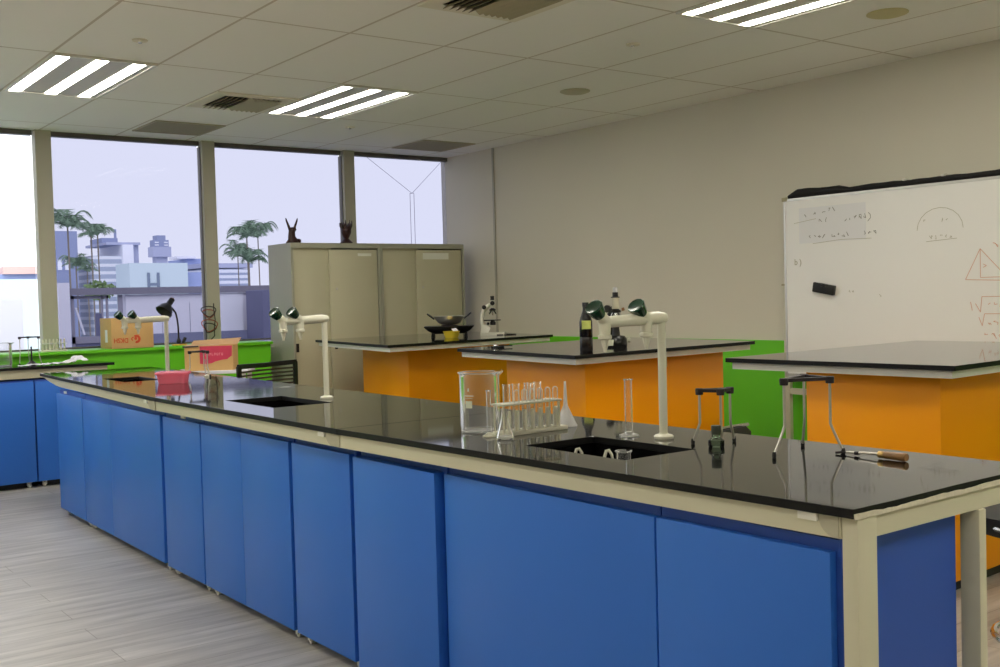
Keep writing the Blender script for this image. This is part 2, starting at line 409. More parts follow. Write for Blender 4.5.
def air_vent(cx, cy, label):
    t = thing('air_vent', label, 'air vent', (cx, cy, ZC), 0, 'slatted ceiling air vents')
    p = MB(); o_, i_ = .296, .208
    for (a, b, c, d) in ((-o_, o_, -o_, -i_), (-o_, o_, i_, o_), (-o_, -i_, -i_, i_), (i_, o_, -i_, i_)):
        p.box(a, b, c, d, -.010, -.0005)
    p.build('panel', M['ventp'], t, smooth=False)
    MB().box(-i_, i_, -i_, i_, -.004, -.0008).build('backing', M['ventdk'], t, smooth=False)
    for k in range(11):
        x = -i_ + .018 + k * .0372
        lean = .016 if k < 5 else -.016
        s_ = MB(); s_.hexa([(x - .002 - lean, -i_, -.030), (x + .002 - lean, -i_, -.030), (x + .002 - lean, i_, -.030), (x - .002 - lean, i_, -.030)],
                           [(x - .002 + lean, -i_, -.006), (x + .002 + lean, -i_, -.006), (x + .002 + lean, i_, -.006), (x - .002 + lean, i_, -.006)])
        s_.build('slat', M['ventslat'], t, smooth=False)
    return t
V0 = air_vent(3.156, 7.18, 'slatted square air vent in the ceiling between two lit lights')
dup(V0, (3.156, 4.13, ZC), None, 'slatted square air vent cut by the top edge of the picture')
def grille(cx, cy, label):
    t = thing('return_grille', label, 'ceiling grille', (cx, cy, ZC), 0, 'brown mesh grilles above the windows')
    f = MB()
    for (a, b, c, d) in ((-.28, .28, -.28, -.262), (-.28, .28, .262, .28), (-.28, -.262, -.262, .262), (.262, .28, -.262, .262)): f.box(a, b, c, d, -.008, -.0005)
    f.build('frame', M['ventslat'], t, smooth=False)
    MB().box(-.262, .262, -.262, .262, -.005, -.0008).build('mesh_panel', M['grille'], t, smooth=False)
    return t
g0 = grille(3.17, 8.45, 'brownish square mesh grille in the ceiling before the carton window')
dup(g0, (5.556, 8.39, ZC), None, 'brownish square mesh grille in the ceiling at the far right window')
def disc(x, y, r, h, name, label, cat, m):
    t = MB(); t.lathe([(r, -.0006), (r, -h * .4), (r * .8, -h), (0.0, -h)], cap0=True)
    o = t.build(name, m); o.location = (x, y, ZC); return tag(o, label, cat)
disc(4.987, 5.729, .105, .014, 'ceiling_speaker', 'round flat speaker disc in the ceiling, mid picture', 'speaker', M['detector'])
disc(5.04, 3.31, .105, .012, 'ceiling_speaker', 'yellowed round speaker disc in the ceiling near the right wall', 'speaker', M['speaker'])
for (x, y, lb) in ((1.973, 5.773, 'small ceiling sprinkler right of the leftmost light'), (4.358, 4.494, 'small ceiling sprinkler in a tile beyond the right-hand light'), (4.358, 7.8, 'small ceiling sprinkler right of the far middle light')):
    t = thing('sprinkler', lb, 'sprinkler', (x, y, ZC), 0, 'ceiling sprinklers')
    MB().lathe([(.042, .0006), (.04, -.006), (.016, -.010), (0, -.010)]).build('rosette', M['ventp'], t)
    MB().lathe([(.012, -.010), (.010, -.016), (0, -.017)]).build('head', M['chrome'], t)

# ------------------------------------------------------------------ front bench: three tables
F = [(1.748, 1.235), (1.698, 3.192), (1.712, 5.017), (1.851, 7.644)]
Rr = [(2.472, 1.243), (2.452, 3.192), (2.50, 5.017), (2.60, 7.644)]
sink_rect = [((1.878, 2.003), (2.138, 2.41)), ((1.872, 4.05), (2.14, 4.545)), ((1.955, 6.19), (2.175, 6.62))]
blab = ['long bench table with black glossy top nearest the camera, holding glassware', 'middle bench table with black top, the tap and sink by the chair', 'far bench table with black top holding the pink tub']
names_seam = 0.0015
def lerp(a, b, t): return (a[0] + (b[0] - a[0]) * t, a[1] + (b[1] - a[1]) * t)
def slab(front0, front1, rear0, rear1, rect, z0, z1):
    (x0, y0), (x1, y1) = rect
    def fx(y):
        t = (y - front0[1]) / (front1[1] - front0[1]); return front0[0] + (front1[0] - front0[0]) * t
    def rx(y):
        t = (y - rear0[1]) / (rear1[1] - rear0[1]); return rear0[0] + (rear1[0] - rear0[0]) * t
    rows = [[front0, (x0, front0[1]), (x1, rear0[1]), rear0],
            [(fx(y0), y0), (x0, y0), (x1, y0), (rx(y0), y0)],
            [(fx(y1), y1), (x0, y1), (x1, y1), (rx(y1), y1)],
            [front1, (x0, front1[1]), (x1, rear1[1]), rear1]]
    mb = MB(); bm = mb.bm
    T = [[bm.verts.new((p[0], p[1], z1)) for p in r] for r in rows]; B = [[bm.verts.new((p[0], p[1], z0)) for p in r] for r in rows]
    for i in range(3):
        for j in range(3):
            if i == 1 and j == 1: continue
            bm.faces.new((T[i][j], T[i][j + 1], T[i + 1][j + 1], T[i + 1][j])); bm.faces.new((B[i][j], B[i + 1][j], B[i + 1][j + 1], B[i][j + 1]))
    for i in range(3):
        bm.faces.new((T[i][0], T[i + 1][0], B[i + 1][0], B[i][0])); bm.faces.new((T[i][3], B[i][3], B[i + 1][3], T[i + 1][3]))
        bm.faces.new((T[0][i], B[0][i], B[0][i + 1], T[0][i + 1])); bm.faces.new((T[3][i], T[3][i + 1], B[3][i + 1], B[3][i]))
    for (a, b) in (((1, 1), (1, 2)), ((1, 2), (2, 2)), ((2, 2), (2, 1)), ((2, 1), (1, 1))):
        bm.faces.new((T[a[0]][a[1]], T[b[0]][b[1]], B[b[0]][b[1]], B[a[0]][a[1]]))
    bmesh.ops.recalc_face_normals(bm, faces=bm.faces)
    es = [e for e in bm.edges if len(e.link_faces) == 2 and e.calc_face_angle(0) > 0.6]
    bmesh.ops.bevel(bm, geom=es, offset=0.0016, segments=2, profile=0.5, affect='EDGES')
    return mb
for i in range(3):
    f0, f1, r0, r1 = F[i], F[i + 1], Rr[i], Rr[i + 1]
    g = names_seam
    a0, a1, b0, b1 = (f0[0], f0[1] + g), (f1[0], f1[1] - g), (r0[0], r0[1] + g), (r1[0], r1[1] - g)
    t = thing('lab_bench', blab[i], 'lab bench', (0, 0, 0), 0, 'tables of the blue front bench')
    edges_matt(slab(a0, a1, b0, b1, sink_rect[i], HB - .019, HB).build('worktop', M['black_top'], t, smooth=False))
    zt, zb = HB - .0195, HB - .064
    ins = .012
    # front apron, following the slab edge
    def P(tt, off, z): 
        p = lerp(a0, a1, tt); return (p[0] + off, p[1], z)
    Lb = a1[1] - a0[1]
    ap = MB()
    if i == 2:
        prof = [(0.0, zt), (0.0, zb), (1 - .62 / Lb, zb)]
        for k in range(9):
            s = k / 8; prof.append((1 - (.62 - .57 * s) / Lb, zb + (zt - .006 - zb) * (1 - math.cos(s * PI / 2)) ** 1.0))
        prof.append((1 - .05 / Lb, zt))
        poly = [P(q[0], ins, q[1]) for q in prof]
    else:
        nn = .10 / Lb if i == 0 else .0
        s0 = .0378 / Lb if i == 0 else 0.0
        poly = [P(s0, ins, zt), P(s0, ins, zb), P(1, ins, zb), P(1, ins, zt)]
    ap.prism(poly, (.03, 0, 0)); ap.build('apron', M['cream'], t, smooth=False)
    # rear apron
    q0, q1 = b0, b1
    MB().hexa  # keep helper referenced
    ra = MB(); ra.hexa([(q0[0] - .05, q0[1] + .03, zb), (q0[0] - .02, q0[1] + .03, zb), (q1[0] - .02, q1[1] - .05, zb), (q1[0] - .05, q1[1] - .05, zb)],
                       [(q0[0] - .05, q0[1] + .03, zt), (q0[0] - .02, q0[1] + .03, zt), (q1[0] - .02, q1[1] - .05, zt), (q1[0] - .05, q1[1] - .05, zt)])
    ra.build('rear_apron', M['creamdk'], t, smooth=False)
    # bracket near the near end: small block with a quarter-round plate
    bx = lerp(a0, a1, .055)
    ya = a0[1] + (.088 if i == 0 else .10)
    xa = a0[0] + ins
    br = MB(); br.box(xa - .009, xa - .0005, ya, ya + .045, zt - .016, zt - .001); br.build('bracket', M['white_metal'], t, smooth=False)
    gs = MB(); pts = [(xa - .0032, ya, zt - .002), (xa - .0032, a0[1] + (.041 if i == 0 else .004), zt - .002), (xa - .0032, a0[1] + (.041 if i == 0 else .004), zb + .0005)]
    for k in range(1, 8):
        s = k / 8 * PI / 2
        pts.append((xa - .0032, a0[1] + .046 + (ya - a0[1] - .046) * math.sin(s), zb + .0005 + (zt - .004 - zb) * (1 - math.cos(s))))
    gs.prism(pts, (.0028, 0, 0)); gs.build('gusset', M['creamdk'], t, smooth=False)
    if i == 0:
        # end beam with legs and chipped slab edge
        eb = MB(); eb.hexa([(1.8255, a0[1] + .006, zb), (b0[0] - .03, b0[1] + .004, zb), (b0[0] - .03, b0[1] + .036, zb), (1.8255, a0[1] + .036, zb)],
                           [(1.8255, a0[1] + .006, zt), (b0[0] - .03, b0[1] + .004, zt), (b0[0] - .03, b0[1] + .036, zt), (1.8255, a0[1] + .036, zt)])
        eb.build('end_beam', M['cream'], t, smooth=False)
        MB().box(1.762, 1.825, 1.238, 1.274, FZ + .0005, zt - .0005, .003).build('leg', M['cream'], t)
        MB().box(2.200, 2.228, 1.241, 1.287, FZ + .0005, zb - .0005, .003).build('leg', M['cream'], t)
        ce = MB(); n = 46; x0, x1 = a0[0] + .001, b0[0] - .001
        rr = random.Random(3); prev = None; h = .0105
        for k in range(n + 1):
            x = x0 + (x1 - x0) * k / n; y = a0[1] + (b0[1] - a0[1]) * k / n
            h = min(.0125 - .004 * k / n, max(.004, h + rr.uniform(-.0016, .0014)))
            cur = (x, y, HB - .0188 + h)
            if prev:
                ce.hexa([(prev[0], prev[1] - .0016, HB - .0205), (cur[0], cur[1] - .0016, HB - .0205), (cur[0], cur[1] + .001, HB - .0205), (prev[0], prev[1] + .001, HB - .0205)],
                        [(prev[0], prev[1] - .0016, prev[2]), (cur[0], cur[1] - .0016, cur[2]), (cur[0], cur[1] + .001, cur[2]), (prev[0], prev[1] + .001, prev[2])])
            prev = cur
        ce.build('chipped_edge', M['chip'], t, smooth=False)['label'] = 'chipped pale edge of the worktop'
    else:
        for (lx, ly) in ((2.24, a0[1] + .12), (2.24, a1[1] - .5)):
            MB().box(lx, lx + .045, ly, ly + .045, FZ + .0005, zb + .04, .003).build('leg', M['cream'], t)

# sinks
slab_n = ['black sink sunk in the near bench, between the test tubes and the tap', 'black sink sunk in the middle bench, left of its tap', 'black sink sunk in the far bench beyond the pink tub']
for i, ((x0, y0), (x1, y1)) in enumerate(sink_rect):
    t = thing('sink', slab_n[i], 'sink', ((x0 + x1) / 2, (y0 + y1) / 2, HB), 0, 'black bench sinks')
    w, l, d, th = (x1 - x0) / 2, (y1 - y0) / 2, (.12 if i == 2 else .19), .008
    zt = -.0195
    b = MB(); b.box(-w - th, w + th, -l - th, l + th, -d - th, -d); b.box(-w - th, -w, -l - th, l + th, -d, zt); b.box(w, w + th, -l - th, l + th, -d, zt)
    b.box(-w, w, -l - th, -l, -d, zt); b.box(-w, w, l, l + th, -d, zt)
    b.build('basin', M['sink'], t, smooth=False)
    MB().lathe([(.03, -d + .0005), (.03, -d + .004), (.018, -d + .004), (.015, -d + .002), (0, -d + .002)], (-.055, -.12, 0)).build('drain', M['chrome'], t)

# ------------------------------------------------------------------ blue cabinets on castors
def castor_at(parent, x, y, ztop):
    c = MB(); c.box(x - .014, x + .014, y - .014, y + .014, ztop - .005, ztop - .0005)
    c.box(x - .0135, x - .010, y - .010, y + .010, FZ + .014, ztop - .005); c.box(x + .010, x + .0135, y - .010, y + .010, FZ + .014, ztop - .005)
    o = c.build('castor', M['castor'], parent, smooth=False)
    MB().lathe([(.011, -.009), (.0155, -.007), (.0155, .007), (.011, .009)], (x, y, FZ + .0158), (1, 0, 0), 16).build('wheel', M['castor'], o)
def cabinet(y0, y1, doors, label, x=1.785, depth=.382, tilt=0.0, proud=0.0, catch=None):
    t = thing('blue_cabinet', label, 'cabinet', (x, y0, 0), tilt, 'blue cabinets under the front bench')
    w = y1 - y0
    sh = .768 if tilt else .8345
    b = MB(); b.box(0, depth, 0, .016, .088, sh); b.box(0, depth, w - .016, w, .088, sh); b.box(depth - .010, depth, .016, w - .016, .088, sh)
    b.box(0, depth - .010, .016, w - .016, .088, .104); b.box(0, .016, (0 if tilt else .0165), (w if tilt else w - .0165), .768, .826); b.box(.0, .016, .016, .04, .104, .768); b.box(.0, .016, w - .04, w - .016, .104, .768)
    b.build('body', M['bluedk'], t, smooth=False)
    n = len(doors)
    for (a, b) in doors:
        MB().box(-.0205 - proud, -.0005, a - y0, b - y0, .091, .803, .0015).build('door', M['blue'], t)
    for cy in (.045, w - .045):
        for cx in (.02, depth - .04): castor_at(t, cx, cy, .088)
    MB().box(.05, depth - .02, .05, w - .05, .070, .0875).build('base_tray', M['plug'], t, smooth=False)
    if catch is not None:
        MB().box(-.006, -.0005, catch - y0, catch - y0 + .05, .808, .822).build('catch', M['white_metal'], t, smooth=False)
    return t
cabinet(1.278, 1.781, [(1.304, 1.781)], 'blue mobile cabinet under the bench beside its cream near-end leg')
cabinet(1.785, 2.66, [(1.787, 2.66)], 'wide blue mobile cabinet below the near sink, second from the near end')
cabinet(2.672, 3.19, [(2.69, 3.184)], 'narrow blue cabinet standing proud between two dark gaps, below the beaker', proud=.016)
cabinet(3.222, 3.684, [(3.238, 3.678)], 'blue mobile cabinet under the middle bench, just left of the table seam')
cabinet(3.697, 4.577, [(3.706, 4.146), (4.1475, 4.574)], 'blue two-door mobile cabinet below the middle sink', )
cabinet(4.583, 5.062, [(4.588, 5.050)], 'blue mobile cabinet with a small white catch on its rail', catch=4.80)
cabinet(5.092, 6.445, [(5.104, 5.92), (5.9215, 6.443)], 'widest blue cabinet, under the far bench below the pink tub', x=1.79, tilt=-.012)
cabinet(6.455, 7.02, [(6.457, 7.018)], 'blue mobile cabinet at the far left end of the front bench', x=1.807, tilt=-.012, catch=6.85)

# ------------------------------------------------------------------ bench taps
def tap(loc, label, xs, rz=0.0):
    t = thing('lab_tap', label, 'tap', loc, rz, 'white double bench taps')
    MB().lathe([(.028, 0.0003), (.029, .007), (.025, .011), (.014, .014), (.0125, .018)]).build('base_flange', M['tapw'], t)
    MB().tube([(0, 0, .014), (0, 0, .345)], .0122, 16).build('pole', M['tapw'], t)
    a = MB(); a.tube([(.006, 0, .349), (-.012, 0, .350), (xs[1] * .5, 0, .347), (xs[1] - .004, 0, .344)], [.0165, .0185, .0175, .0155], 16); a.ball((.006, 0, .349), .0166, seg=16); a.ball((xs[1] - .004, 0, .344), .0156, seg=16)
    a.build('arm', M['tapw'], t)
    for x in xs:
        z = .345
        v = MB(); ax = Vector((-.72, -.12, .68)).normalized(); c = Vector((x, 0, z))
        v.tube([c, c + Vector((0, 0, -.02)), c + Vector((0, 0, -.038))], [.0178, .017, .0155], 14)
        v.lathe([(.0155, 0), (.0192, .003), (.0192, .012), (.0145, .015)], c + Vector((0, 0, -.049)))
        v.tube([c + Vector((.008, 0, -.004)), c + ax * .036], [.0175, .0165], 14)
        vo = v.build('valve', M['tapw'], t)
        nz = MB(); nz.lathe([(.0118, 0), (.0108, -.008), (.0085, -.018), (.006, -.026), (.005, -.034), (.003, -.034)], c + Vector((0, 0, -.0485)), (0, 0, 1), 14)
        nz.build('nozzle', M['tapw'], vo)
        k = MB(); k.lathe([(.010, .024), (.017, .026), (.0215, .038), (.0255, .058), (.0262, .062), (.024, .065), (.019, .063), (0, .063)], c, ax, 12)
        k.build('knob', M['tapg'], vo)['label'] = 'dark green flared knob'
    return t
tap((2.240, 2.221, HB), 'white double tap with green knobs, the largest, beside the near sink', (-.061, -.220))
tap((2.212, 4.242, HB), 'white double tap with green knobs beside the middle sink, before the steel cupboard', (-.116, -.196))
tap((2.315, 6.50, HB), 'white double tap with green knobs behind the pink tub, before the carton', (-.170, -.250))

# ------------------------------------------------------------------ glassware on the near bench
def beaker(name, label, loc, r, h, marks=True, rz=0.0, cat='beaker', group=None):
    t = thing(name, label, cat, loc, rz, group)
    b = MB(); pr = [(0, .002), (r * .82, .002), (r * .95, .006), (r, .02), (r, h - .012), (r * 1.0, h - .006), (r * 1.06, h)]
    b.lathe(pr, seg=40, cap0=False, cap1=False)
    # spout: push a few rim verts outward
    for v in b.bm.verts:
        if v.co.z > h - .008:
            a = math.atan2(v.co.y, v.co.x)
            if abs(a) < .28: v.co.x += .014 * (1 - abs(a) / .28); v.co.z += .002
    b.build('body', M['glass'], t, recalc=True)
    rim = MB(); rim.tube([(r * 1.05 * math.cos(a), r * 1.05 * math.sin(a), h) for a in [2 * PI * k / 40 for k in range(3, 38)]], .0022, 8); rim.build('rim', M['glassrim'], t)
    bs = MB(); bs.tube([(r * .93 * math.cos(a), r * .93 * math.sin(a), .0042) for a in [2 * PI * k / 40 for k in range(40)]], .0035, 8, closed=True); bs.build('foot', M['glassrim'], t)
    if marks:
        mk = MB()
        def patch(a0, a1, z0, z1, n=5):
            for k in range(n):
                s0 = a0 + (a1 - a0) * k / n; s1 = a0 + (a1 - a0) * (k + 1) / n; rr = r * 1.004
                mk.face([(rr * math.cos(s0), rr * math.sin(s0), z0), (rr * math.cos(s1), rr * math.sin(s1), z0), (rr * math.cos(s1), rr * math.sin(s1), z1), (rr * math.cos(s0), rr * math.sin(s0), z1)])
        c = -2.45
        patch(c - .16, c + .22, h * .42, h * .54); patch(c - .22, c + .30, h * .62, h * .635); patch(c - .2, c + .25, h * .585, h * .592); patch(c - .03, c + .07, h * .70, h * .74); patch(c - .01, c + .05, h * .745, h * .76)
        mk.build('printed_scale', M['print'], t, smooth=False, recalc=False)
    return t
beaker('beaker', 'large clear glass beaker with white printed scale, left of the test tube rack', (1.985, 2.775, HB + .0003), .063, .186, rz=-.35)
def cylinder_glass(loc, label, r, h, base_r, group='glass measuring cylinders'):
    t = thing('measuring_cylinder', label, 'measuring cylinder', loc, 0, group)
    MB().lathe([(0, .010), (r, .012), (r, h - .004), (r * 1.18, h)], seg=20, cap0=False, cap1=False).build('tube', M['glass'], t)
    MB().lathe([(base_r, .0003), (base_r, .004), (base_r * .55, .008), (r * 1.05, .013), (0, .012)], seg=6 if base_r > .025 else 18).build('foot', M['glassrim'], t)
    MB().tube([(r * 1.15 * math.cos(a), r * 1.15 * math.sin(a), h) for a in [2 * PI * k / 20 for k in range(20)]], .0013, 6, closed=True).build('rim', M['glassrim'], t)
    return t
cylinder_glass((2.211, 2.335, HB), 'slim glass measuring cylinder standing alone left of the near tap', .0115, .168, .031)
c_ = cylinder_glass((1.921, 2.640, HB), 'thin glass measuring cylinder with a pale round foot at the left end of the rack', .0068, .140, .021)
c_.children[1].data = c_.children[1].data.copy()
for ch in c_.children:
    if ch.name.startswith('foot'): ch.data.materials[0] = M['frost']
t = thing('conical_flask', 'small frosted conical flask in front of the test tube rack', 'flask', (1.915, 2.552, HB + .0003), 0)
MB().lathe([(0, .001), (.024, .001), (.0265, .005), (.025, .014), (.0125, .055), (.011, .062), (.011, .086), (.0135, .090)], seg=28, cap0=False, cap1=False).build('body', thin_glass('hazy_glass', (.93, .93, .9), ior=1.3, rough=.2, body=.7), t)
MB().lathe([(.023, .0015), (.024, .004), (.023, .010), (0, .010)], seg=24).build('liquid', M['frostc'], t)
# test tube rack
rk = thing('test_tube_rack', 'white plastic test tube rack with drying pegs', 'test tube rack', (1.941, 2.625, HB), .012)
MB().box(.004, .258, -.030, .034, .0003, .013, .003).build('base', M['frost'], rk)
tb = MB()
tb.box(0.0, .236, -.028, .030, .092, .098, .002); tb.build('top_plate', M['frost'], rk)
for x in (.008, .228):
    for y in (-.022, .024): MB().tube([(x, y, .0125), (x, y, .0925)], .0032, 8).build('upright', M['frost'], rk)
pegx = [0.034 + .031 * k for k in range(7)]
for x in pegx:
    MB().lathe([(.0072, .013), (.0068, .06), (.005, .075), (0, .077)], (x, -.014, 0), seg=12).build('peg', M['frost'], rk)
Rm = rk.location
def tube_prof(r, h): 
    pr = [(0.0, 0.0)]
    for k in range(1, 7):
        a = k / 6 * PI / 2; pr.append((r * math.sin(a), r - r * math.cos(a)))
    pr += [(r, h - .004), (r * 1.16, h - .001), (r * 1.1, h)]
    return pr
me_t = None
tl = ['first', 'second', 'third', 'fourth', 'fifth', 'sixth', 'seventh']
# inverted tubes on pegs (rounded end up)
inv = None
for k, x in enumerate(pegx):
    if k == 0: continue
    if inv is None:
        b = MB(); h = .124; b.lathe([(r, h - z) for (r, z) in tube_prof(.0088, h)], seg=18, cap0=False, cap1=False); inv = b.build('test_tube', M['glass']); o = inv
    else:
        o = inv.copy(); COL.objects.link(o)
    o.location = (Rm[0] + x, Rm[1] - .014 + .012 * x, HB + .0145)
    tag(o, 'upturned glass test tube on a drying peg of the rack, %s peg from the left' % tl[k], 'test tube', 'upturned test tubes on the rack pegs')
upr = None
for k, (x, tx) in enumerate(((.050, 0), (.086, 0), (.120, .10), (.145, 0), (.172, 0))):
    if upr is None:
        b = MB(); b.lathe(tube_prof(.0115, .139), seg=18, cap0=False, cap1=False); upr = b.build('test_tube', M['glass']); o = upr
    else:
        o = upr.copy(); COL.objects.link(o)
    o.location = (Rm[0] + x, Rm[1] + .017, HB + .0145); o.rotation_euler = (0, tx, 0)
    tag(o, ('leaning glass test tube in the back row of the rack' if tx else 'upright open glass test tube in the back row of the rack, %s from the left' % tl[k]), 'test tube', 'upright test tubes in the rack')
fn = thing('funnel', 'white plastic funnel standing mouth down at the right end of the rack', 'funnel', (2.248, 2.668, HB), 0)
MB().lathe([(.037, .0003), (.037, .004), (.0345, .007), (.0085, .065), (.0068, .072)], seg=32, cap0=False, cap1=False).build('cone', M['frostc'], fn)
MB().lathe([(.007, .071), (.0055, .10), (.0036, .145)], seg=14, cap0=False, cap1=False).build('stem', M['frostc'], fn)
# things in the near sink
def bent(loc, label):
    b = MB(); b.tube([(0, 0, 0), (0, 0, .10), (.002, 0, .160), (.009, 0, .178), (.016, -.004, .180), (.022, -.008, .168), (.027, -.010, .140)], [.0045, .0045, .0045, .0045, .0045, .004, .0035], 10)
    b.lathe([(.016, 0), (.016, .008), (.006, .014)], (0, 0, 0), seg=16)
    o = b.build('bent_tube', M['frost']); o.location = loc
    return tag(o, label, 'plastic tube', 'bent white tubes in the near sink')
bent((1.965, 2.300, HB - .1898), 'bent white plastic tube in the near sink, left one')
bent((2.00, 2.215, HB - .1898), 'bent white plastic tube in the near sink, beside the glass beaker')
beaker('beaker', 'small clear beaker standing inside the near sink', (2.05, 2.19, HB - .1898), .020, .176, marks=False)

# tripods
def tripod(name_label, feet, top, ztop, rod=.0036, group='iron tripod stands'):
    cx = sum(f[0] for f in feet) / 3; cy = sum(f[1] for f in feet) / 3
    t = thing('tripod_stand', name_label, 'tripod', (cx, cy, HB), 0, group)
    q = [(p[0] - cx, p[1] - cy) for p in top]; f = [(p[0] - cx, p[1] - cy) for p in feet]
    tp = MB()
    for k in range(3): tp.bar((q[k][0], q[k][1], ztop), (q[(k + 1) % 3][0], q[(k + 1) % 3][1], ztop), .014, .009)
    for k in range(3): tp.lathe([(.0105, -.012), (.0115, .0), (.0105, .0055)], (q[k][0], q[k][1], ztop), seg=12)
    tp.build('top_frame', M['castiron'], t)
    for k in range(3):
        l = MB(); kn = (q[k][0], q[k][1], ztop * .40)
        l.tube([(q[k][0], q[k][1], ztop - .006), (q[k][0], q[k][1], ztop * .5), kn, (kn[0] + (f[k][0] - kn[0]) * .12, kn[1] + (f[k][1] - kn[1]) * .12, ztop * .35), (f[k][0], f[k][1], .006)], rod, 10)
        lo = l.build('leg', M['rod'], t)
        MB().lathe([(.005, .0003), (.0056, .005), (.0048, .013), (.0038, .015)], (f[k][0], f[k][1], 0), seg=10).build('foot', M['rubber'], lo)
    return t
def tri_top(c, r, a0): return [(c[0] + r * math.cos(a0 + k * 2 * PI / 3), c[1] + r * math.sin(a0 + k * 2 * PI / 3)) for k in range(3)]
tripod('smaller iron tripod with black triangular top beside the near tap, over a small glass bottle', [(2.209, 2.078), (2.247, 2.006), (2.322, 2.028)], [(2.214, 2.055), (2.238, 2.000), (2.293, 2.015)], .150)
tripod('taller iron tripod with black triangular top, nearest the camera, touching the wooden-handled tool', [(2.157, 1.755), (2.37, 1.832), (2.325, 1.672)], [(2.196, 1.752), (2.338, 1.800), (2.312, 1.700)], .192)
tripod('black iron tripod near the back of the far bench, before the open carton', [(2.33, 6.22), (2.44, 6.14), (2.47, 6.28)], [(2.35, 6.22), (2.43, 6.15), (2.455, 6.27)], .150)
cylinder_glass((2.44, 6.19, HB), 'short pale cylinder standing under the far tripod', .008, .10, .022).children[0].data.materials[0] = M['frost']
# small square glass bottle / lamp
t = thing('glass_bottle', 'small greenish glass bottle with a dark cap under the smaller tripod', 'bottle', (2.213, 1.996, HB), .2)
MB().lathe([(.020, .0003), (.022, .003), (.022, .018), (.012, .026), (.0115, .034)], seg=20).build('body', M['glassg'], t)
MB().lathe([(.0135, .0345), (.0135, .056), (.0125, .058), (0, .058)], seg=16).build('cap', mat('dull_green_cap', rgb(52, 60, 48), .4), t)
# wooden handled tool
t = thing('inoculating_tool', 'metal-rod tool with a wooden handle lying on the near bench', 'lab tool', (2.322, 1.665, HB + .0105), math.atan2(-.175, -.004) + .0)
MB().tube([(0, 0, -.005), (.06, .0, -.001), (.103, 0, .0005)], [.003, .003, .0035], 10).build('rod', M['rod'], t)
fk = MB(); fk.tube([(-.02, .012, -.0068), (-.006, .004, -.005), (.004, 0, -.005)], .003, 8); fk.tube([(-.02, -.012, -.0068), (-.006, -.004, -.005), (.004, 0, -.005)], .003, 8);
MB().tube([(.03, 0, -.004), (.042, 0, -.003)], [.0048, .0048], 10).build('collar', M['castiron'], t)
fk.build('fork', M['castiron'], t)
MB().lathe([(.0045, .098), (.0085, .100), (.0085, .113), (.0075, .115)], (0, 0, 0), (1, 0, 0), 16).build('ferrule', M['ferrule'], t)
MB().lathe([(.0075, .114), (.0092, .120), (.0096, .15), (.0102, .166), (.0103, .172), (.009, .176), (0, .176)], (0, 0, 0), (1, 0, 0), 20).build('handle', M['handle'], t)

# pink tub
t = thing('plastic_tub', 'pink plastic tub on the far bench', 'tub', (2.105, 5.83, HB), math.radians(-36.7))
b = MB(); w, d, h = .080, .055, .062
def rring(w, d, z, r=.015, n=4):
    pts = []
    for (sx, sy, a) in ((1, 1, 0), (-1, 1, PI / 2), (-1, -1, PI), (1, -1, 3 * PI / 2)):
        for k in range(n + 1):
            aa = a + k / n * PI / 2; pts.append((sx * (w - r) + r * math.cos(aa), sy * (d - r) + r * math.sin(aa), z))
    return pts
def loft(mb, rings, cap0=True, cap1=True):
    V = [[mb.bm.verts.new(p) for p in r] for r in rings]; n = len(V[0])
    for A, B in zip(V, V[1:]):
        for k in range(n): mb.bm.faces.new((A[k], A[(k + 1) % n], B[(k + 1) % n], B[k]))
    if cap0: mb.bm.faces.new(V[0][::-1])
    if cap1: mb.bm.faces.new(V[-1])
loft(b, [rring(w - .008, d - .008, .004), rring(w - .009, d - .009, .0004), rring(w - .002, d - .002, h - .012), rring(w + .002, d + .002, h - .010)], cap0=True, cap1=False)
b.build('tub_body', M['pink'], t)
b = MB(); loft(b, [rring(w + .003, d + .003, h - .012), rring(w + .006, d + .006, h - .010), rring(w + .006, d + .006, h - .001), rring(w + .002, d + .002, h + .002)]); b.build('lid', M['pink'], t)

